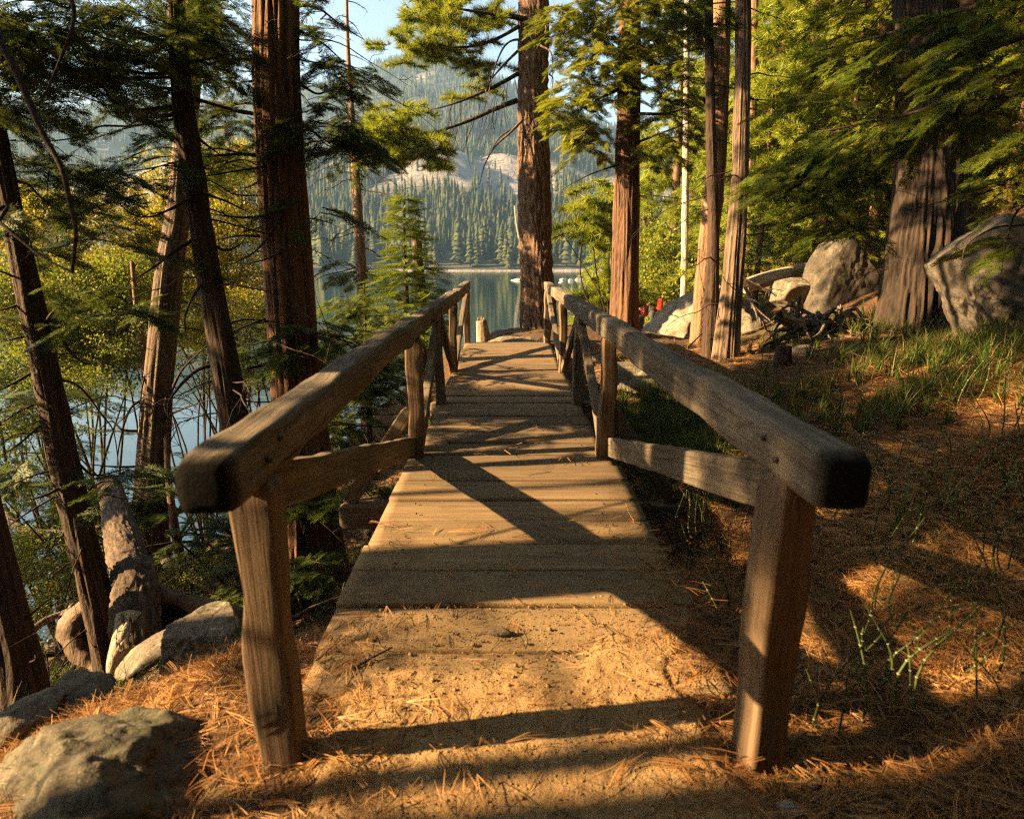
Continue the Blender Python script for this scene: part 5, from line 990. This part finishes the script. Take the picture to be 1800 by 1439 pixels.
def needles(n, x0, x1, y0, y1, sc0, sc1, lift, df=dens):
    x, y = scatter(n, x0, x1, y0, y1, df); z = top_z(x, y) + rng.random(len(x)) ** 2 * lift + .002; mb = MB(); m = len(x)
    a = rng.uniform(0, 6.283, m); D = np.stack([np.cos(a), np.sin(a), rng.normal(0, .13 if lift > .01 else .03, m)], 1); Rm = rot_frames(D, rng.normal(0, .5, m)); s = rng.uniform(sc0, sc1, m); k = rng.integers(0, 5, m)
    return [(NTP[i], np.stack([x, y, z], 1)[k == i], Rm[k == i], s[k == i]) for i in range(5)]
mb = MB()
for a in (needles(70000, -2.6, 3.4, .7, 3.4, .05, .14, .03), needles(26000, 1.0, 5.2, 3.2, 6.5, .1, .2, .03), needles(30000, -5, 6.5, 3.0, 11, .12, .24, .02)):
    for b in a: place(mb, *b)
tag(obj('fallen_needles', mb, M['litter'], smooth=False), 'rust-orange fallen pine needles carpeting the ground and path edges', 'needle litter', kind='stuff')
# grass
def tuft_tpl(seed, n=16):
    r = random.Random(seed); V = []; F = []
    for k in range(n):
        a = r.uniform(0, 6.28); lean = r.uniform(.15, .9); h = r.uniform(.55, 1.0); w_ = .018; b = (r.uniform(-.08, .08), r.uniform(-.08, .08)); m = len(V); sx, sy = -math.sin(a) * w_, math.cos(a) * w_
        for j in range(5):
            s = j / 4; o = lean * s * s * .9; x = b[0] + math.cos(a) * o; y = b[1] + math.sin(a) * o; z = h * (s - .35 * lean * s * s); ww = 1 - s * .95
            V += [(x - sx * ww, y - sy * ww, z), (x + sx * ww, y + sy * ww, z)]
            if j: F.append([m + 2 * j - 2, m + 2 * j - 1, m + 2 * j + 1, m + 2 * j])
    return np.array(V), np.array(F)
GT = [tuft_tpl(i) for i in range(4)]
def gd(x, y):
    p = n2(x, y, .9, 91, 2); a = .8 * np.exp(-(((x - 3.3) / 1.3) ** 2 + ((y - 5.4) / .9) ** 2)) + np.exp(-(((x - 1.7) / .6) ** 2 + ((y - 6.2) / 1.6) ** 2)) * 1.1 + .7 * np.exp(-(((x - 5.4) / 1.3) ** 2 + ((y - 6.0) / 1.0) ** 2)) + .6 * np.exp(-(((x - 4.6) / .8) ** 2 + ((y - 9.2) / .8) ** 2))
    l = .22 * ((x < -1.3) & (y > 2.6) & (y < 8)); return np.clip(a * (p * 3.2 - 1.1), 0, 1) + l * (p > .5)
x, y = scatter(22000, -4.5, 7.5, 2.4, 11, gd); mb = MB(); m = len(x); k = rng.integers(0, 4, m); s = rng.uniform(.16, .42, m); pp = np.stack([x, y, gz(x, y) - .01], 1)
for i in range(4): j = k == i; place(mb, GT[i], pp[j], rotz(rng.uniform(0, 6.28, j.sum())), s[j])
tag(obj('grass', mb, M['grass'], smooth=False), 'long arching green grass on the bank right of the bridge', 'grass', kind='stuff')
# horsetail stems
HT = []
for i in range(5):
    r = random.Random(i + 5); a = MB(); b = MB(); bend = r.uniform(.02, .18); s = np.linspace(0, 1, 9); pth = np.stack([bend * s ** 2, .05 * np.sin(s * 4), s], 1); tube(a, pth, np.linspace(.0045, .0028, 9), 6)
    for q_ in pth[1:-1]: tube(b, [q_ - [0, 0, .0025], q_ + [0, 0, .0025]], [.0052, .0052], 6)
    if i == 0: M['joint'] = m_plain('pale_joint', (.4, .38, .25))
    a.add(np.concatenate(b.V), [np.asarray(f) for f in b.F], 1); HT.append(mesh('stem', a, [M['reed'], M['joint']]))
hs = []
for (x0, x1, y0, y1, n) in ((1420, 1800, 700, 1000, 50), (1150, 1420, 720, 960, 40), (1420, 1780, 1000, 1300, 34), (1180, 1300, 960, 1150, 10), (1330, 1560, 600, 720, 14), (60, 160, 1080, 1200, 12), (500, 560, 1000, 1150, 6)):
    for i in range(n): hs.append((rnd.uniform(x0, x1), rnd.uniform(y0, y1)))
for x, y in hs:
    g = pg(x, y, 12); cr_ = HT[rnd.randrange(5)]; t = thing('horsetail', g - [0, 0, .02], 'thin green jointed horsetail stem on the bank beside the bridge', 'plant', 'horsetail stems beside the bridge')
    h = rnd.uniform(.25, .6); t.scale = (1, 1, h); t.scale = (rnd.uniform(.8, 1.2),) * 2 + (h,); t.rotation_euler = (rnd.uniform(-.3, .3), rnd.uniform(-.3, .3), rnd.random() * 6)
    link(bpy.data.objects.new('stem', cr_), t)

# fallen twigs and bark bits
mb = MB(); n = 2600; x = np.concatenate([rng.uniform(-7, 7, n), rng.uniform(-3, 3, 500)]); y = np.concatenate([rng.uniform(1, 13, n), rng.uniform(.8, 3, 500)]); k = ~((np.abs(x) < .95) & (y < 12)); x, y = x[k], y[k]; z = gz(x, y)
for X, Y, Z in zip(x, y, z):
    a = rnd.uniform(0, 6.28); l = rnd.uniform(.04, .3) if Y > 3 else rnd.uniform(.02, .09); dd = np.array([math.cos(a), math.sin(a), rnd.uniform(-.1, .2)]) * l; r0 = rnd.uniform(.002, .008); p0 = np.array([X, Y, Z + .012])
    tube(mb, [p0, p0 + dd * .5 + rng.normal(0, l * .06, 3), p0 + dd], [r0, r0 * .8, r0 * .5], 5, cap=False)
tag(obj('fallen_twigs', mb, M['dead_wood']), 'scattered small dead twigs and bark bits over the forest floor', 'twig litter', kind='stuff')
for i in range(26):
    px_, py_ = rnd.choice(((rnd.uniform(300, 700), rnd.uniform(880, 1080)), (rnd.uniform(1250, 1420), rnd.uniform(560, 640)), (rnd.uniform(600, 720), rnd.uniform(720, 900)), (rnd.uniform(80, 330), rnd.uniform(930, 1060))))
    g = pg(px_, py_, 14); s_ = rnd.uniform(.05, .18); rock('small half-buried grey-brown rock on the forest floor', g, (s_ * 1.2, s_, s_ * .6), 200 + i, rnd.choice(('rock', 'rock_dark')), rz=rnd.random() * 6, sub=3, name='rock', group='small rocks on the forest floor')

shrub('dark scrubby undergrowth on the bank behind the left front post', pg(470, 1000), [(350, 960, 6.4, 60, 40, .5, 26), (440, 1010, 5.8, 50, 30, .4, 22), (560, 1010, 5.2, 40, 30, .3, 12), (390, 880, 7.2, 60, 40, .5, 20)], M['cedar'], 'cedar', .6, .35, stems=12)
shrub('low dry brush at the left foot of the mossy-rock mound', pg(330, 1030), [(300, 1010, 5.6, 60, 25, .3, 18), (130, 960, 6.5, 60, 30, .4, 22)], M['green_leaf'], 'leaf', .4, .3, stems=14)
shrub('dense dark green conifer thicket between the left trunks above the water', P(230, 900, 9), [(60, 760, 8.5, 70, 60, .7, 24), (420, 620, 9.4, 40, 60, .5, 20), (120, 890, 7.5, 90, 40, .6, 24), (330, 880, 8, 50, 30, .4, 12)], M['cedar_mid'], 'cedar', .75, .5, stems=4, name='conifer_thicket')
shrub('lime green leafy sprays low at the left edge under the leaning trunk', P(60, 880, 7), [(30, 690, 7, 50, 60, .6, 26), (30, 960, 6, 60, 40, .5, 26), (70, 840, 7.2, 50, 30, .5, 14)], M['green_leaf'], 'leaf', .6, .4, stems=3)
def bare_bush(label, base_, n, L):
    b = np.array(base_, float); b[2] = min(b[2], float(gz(b[0:1], b[1:2])[0])) - .03; t = thing('bare_bush', b, label, 'bush')
    for k in range(n): dead_limb(t, b + [rnd.uniform(-.15, .15), rnd.uniform(-.15, .15), 0], rnd.uniform(0, 6.28), L * rnd.uniform(.5, 1.1), .008, 'twig', rnd.uniform(.5, 1.6), .3, 6)
bare_bush('tangle of bare dark twigs behind the left front post', pg(430, 1040), 16, .9)
bare_bush('tangle of bare twigs beneath the left handrail near the beam', pg(600, 960), 10, .6)
bare_bush('bare twiggy bush above the water at the left', P(200, 860, 6.5), 7, 1.0)
bare_bush('bare twiggy bush low at the left edge', P(40, 960, 5.2), 14, 1.2)
bare_bush('bare dark stems on the bank below the right strut', pg(1230, 960), 10, .5)
# ================================================================ WOODS BEYOND THE FRAME (unseen, most added to shade the scene)
def off_trunk(x, y, r, h, lean=0, n=13, kind='cedar_far'):
    z = float(gz(np.array([x]), np.array([y]))[0]); t = thing('incense_cedar', (x, y, z), 'unseen tall cedar added on the left bank to shade the bridge', 'tree', 'unseen cedars added on the left bank')
    o, s = trunk(t, [(x, y, z - .3, r), (x + lean * .5, y, z + h * .5, r * .8), (x + lean, y, z + h, .03)], M['cedar_bark'], ns=24, fur=(4, 1), step=.2); cr = Crown(kind, 1.1)
    crown_up(t, cr, s, 7.6 if x < -8 else 5.6, z + h * .98, n, 2.4, .9, nb=5, k=6, ind=False)
    if x == -9:
        for j in range(18):  # added bough layer, placed to shade the rails and right bank
            az = rnd.choice((rnd.uniform(1.1, 2.0), rnd.uniform(-2.0, -1.1))); live_limb(t, cr, at(s, rnd.uniform(4.8, 6.1))[:3], az, rnd.uniform(1.2, 2.3), .02, .12, .06, 6, .5, 8, individual=False, start=.1)
    if x == -6:  # sparse low boughs added to cast branch shadows on the path
        for zz, az, L_ in ((2.2, .6, 1.5), (2.6, -.5, 1.3), (3.0, 2.2, 1.4), (1.9, -2.0, 1.2)): live_limb(t, cr, at(s, zz)[:3], az, L_, .022, .1, .2, 3, .3, 4, individual=False, start=.5)
    cr.build('crown', M['cedar'], t)
OFF = [(-9, 1.62, .36, 18), (-6, .74, .062, 11), (-9.5, -.15, .36, 18), (-8.5, 2.75, .05, 15)]
rnd.seed(11); rng = np.random.default_rng(11)
for o_ in OFF: off_trunk(*o_)
for (x, y, s, pr) in [(-10.5, 5.1, 1.0, protoC), (4, -3, 1.2, protoC), (-2, -4, 1.3, protoP), (7.5, -2, 1.3, protoC), (-5, -9, 1.5, protoP), (12, -5, 1.6, protoC), (3, -9, 1.5, protoC), (-10, -2.9, 1.1, protoC), (-13, -4.5, 1.1, protoC), (-7, -6, 1.2, protoC), (-3.5, -6.5, 1.2, protoP), (2, -6, 1.2, protoC), (6.5, -5, 1.2, protoP), (0, -10, 1.5, protoP), (9.5, -1.5, 1.1, protoC), (11, 4, 1.1, protoP), (-12, -9, 1.5, protoC), (10, -9, 1.5, protoP), (7, .5, 1.0, protoP), (5, -12, 1.5, protoC), (13, 7, 1.2, protoC), (16, 3, 1.4, protoP), (18, 9, 1.4, protoC), (21, 4, 1.6, protoP), (15, 11, 1.3, protoP), (24, 11, 1.6, protoC), (22, 16, 1.6, protoP), (14, -3, 1.4, protoC), (28, 5, 1.8, protoC), (19, -2, 1.5, protoP)]:
    z = float(gz(np.array([x]), np.array([y]))[0]); q_ = dup(pr, (x, y, z), rnd.random() * 6, s); q_['label'] = 'unseen leafy forest tree standing beside or behind the viewpoint'; q_['group'] = 'unseen trees around the viewpoint'
mb = MB(); n = 5200; x = rng.uniform(-.72, .8, n); y = rng.uniform(.8, 2.75, n); z = top_z(x, y); r_ = rng.uniform(.0015, .0055, n) ** 1.0 * np.where(rng.random(n) < .04, 2.2, 1); V, F = icos(1)
place(mb, (V * [1, 1, .7], F), np.stack([x, y, z + r_ * .3], 1), rotz(rng.uniform(0, 6, n)), np.stack([r_, r_ * rng.uniform(.6, 1, n), r_ * .8], 1))
tag(obj('path_grit', mb, M['dirt'], smooth=False), 'loose crumbs of dirt and grit scattered over the path and first planks', 'grit', kind='stuff')
# ================================================================ HAZE
mb = MB(); X0, X1, Y0, Y1, Z0, Z1 = -2900, 2900, -320, 1720, LAKE - 16, 440
V = np.array([[x, y, z] for z in (Z0, Z1) for y in (Y0, Y1) for x in (X0, X1)], float); mb.add(V, np.array([[0, 2, 3, 1], [4, 5, 7, 6], [0, 1, 5, 4], [2, 6, 7, 3], [0, 4, 6, 2], [1, 3, 7, 5]]))
hm = bpy.data.materials.new('haze_air'); hm.use_nodes = True; nt_ = hm.node_tree; nt_.nodes.clear(); o_ = nt_.nodes.new('ShaderNodeOutputMaterial'); v_ = nt_.nodes.new('ShaderNodeVolumePrincipled')
v_.inputs['Color'].default_value = (.29, .49, .76, 1); v_.inputs['Density'].default_value = .00032; v_.inputs['Anisotropy'].default_value = .3; nt_.links.new(v_.outputs[0], o_.inputs['Volume'])
tag(obj('haze', mb, hm, smooth=False), kind='stuff')
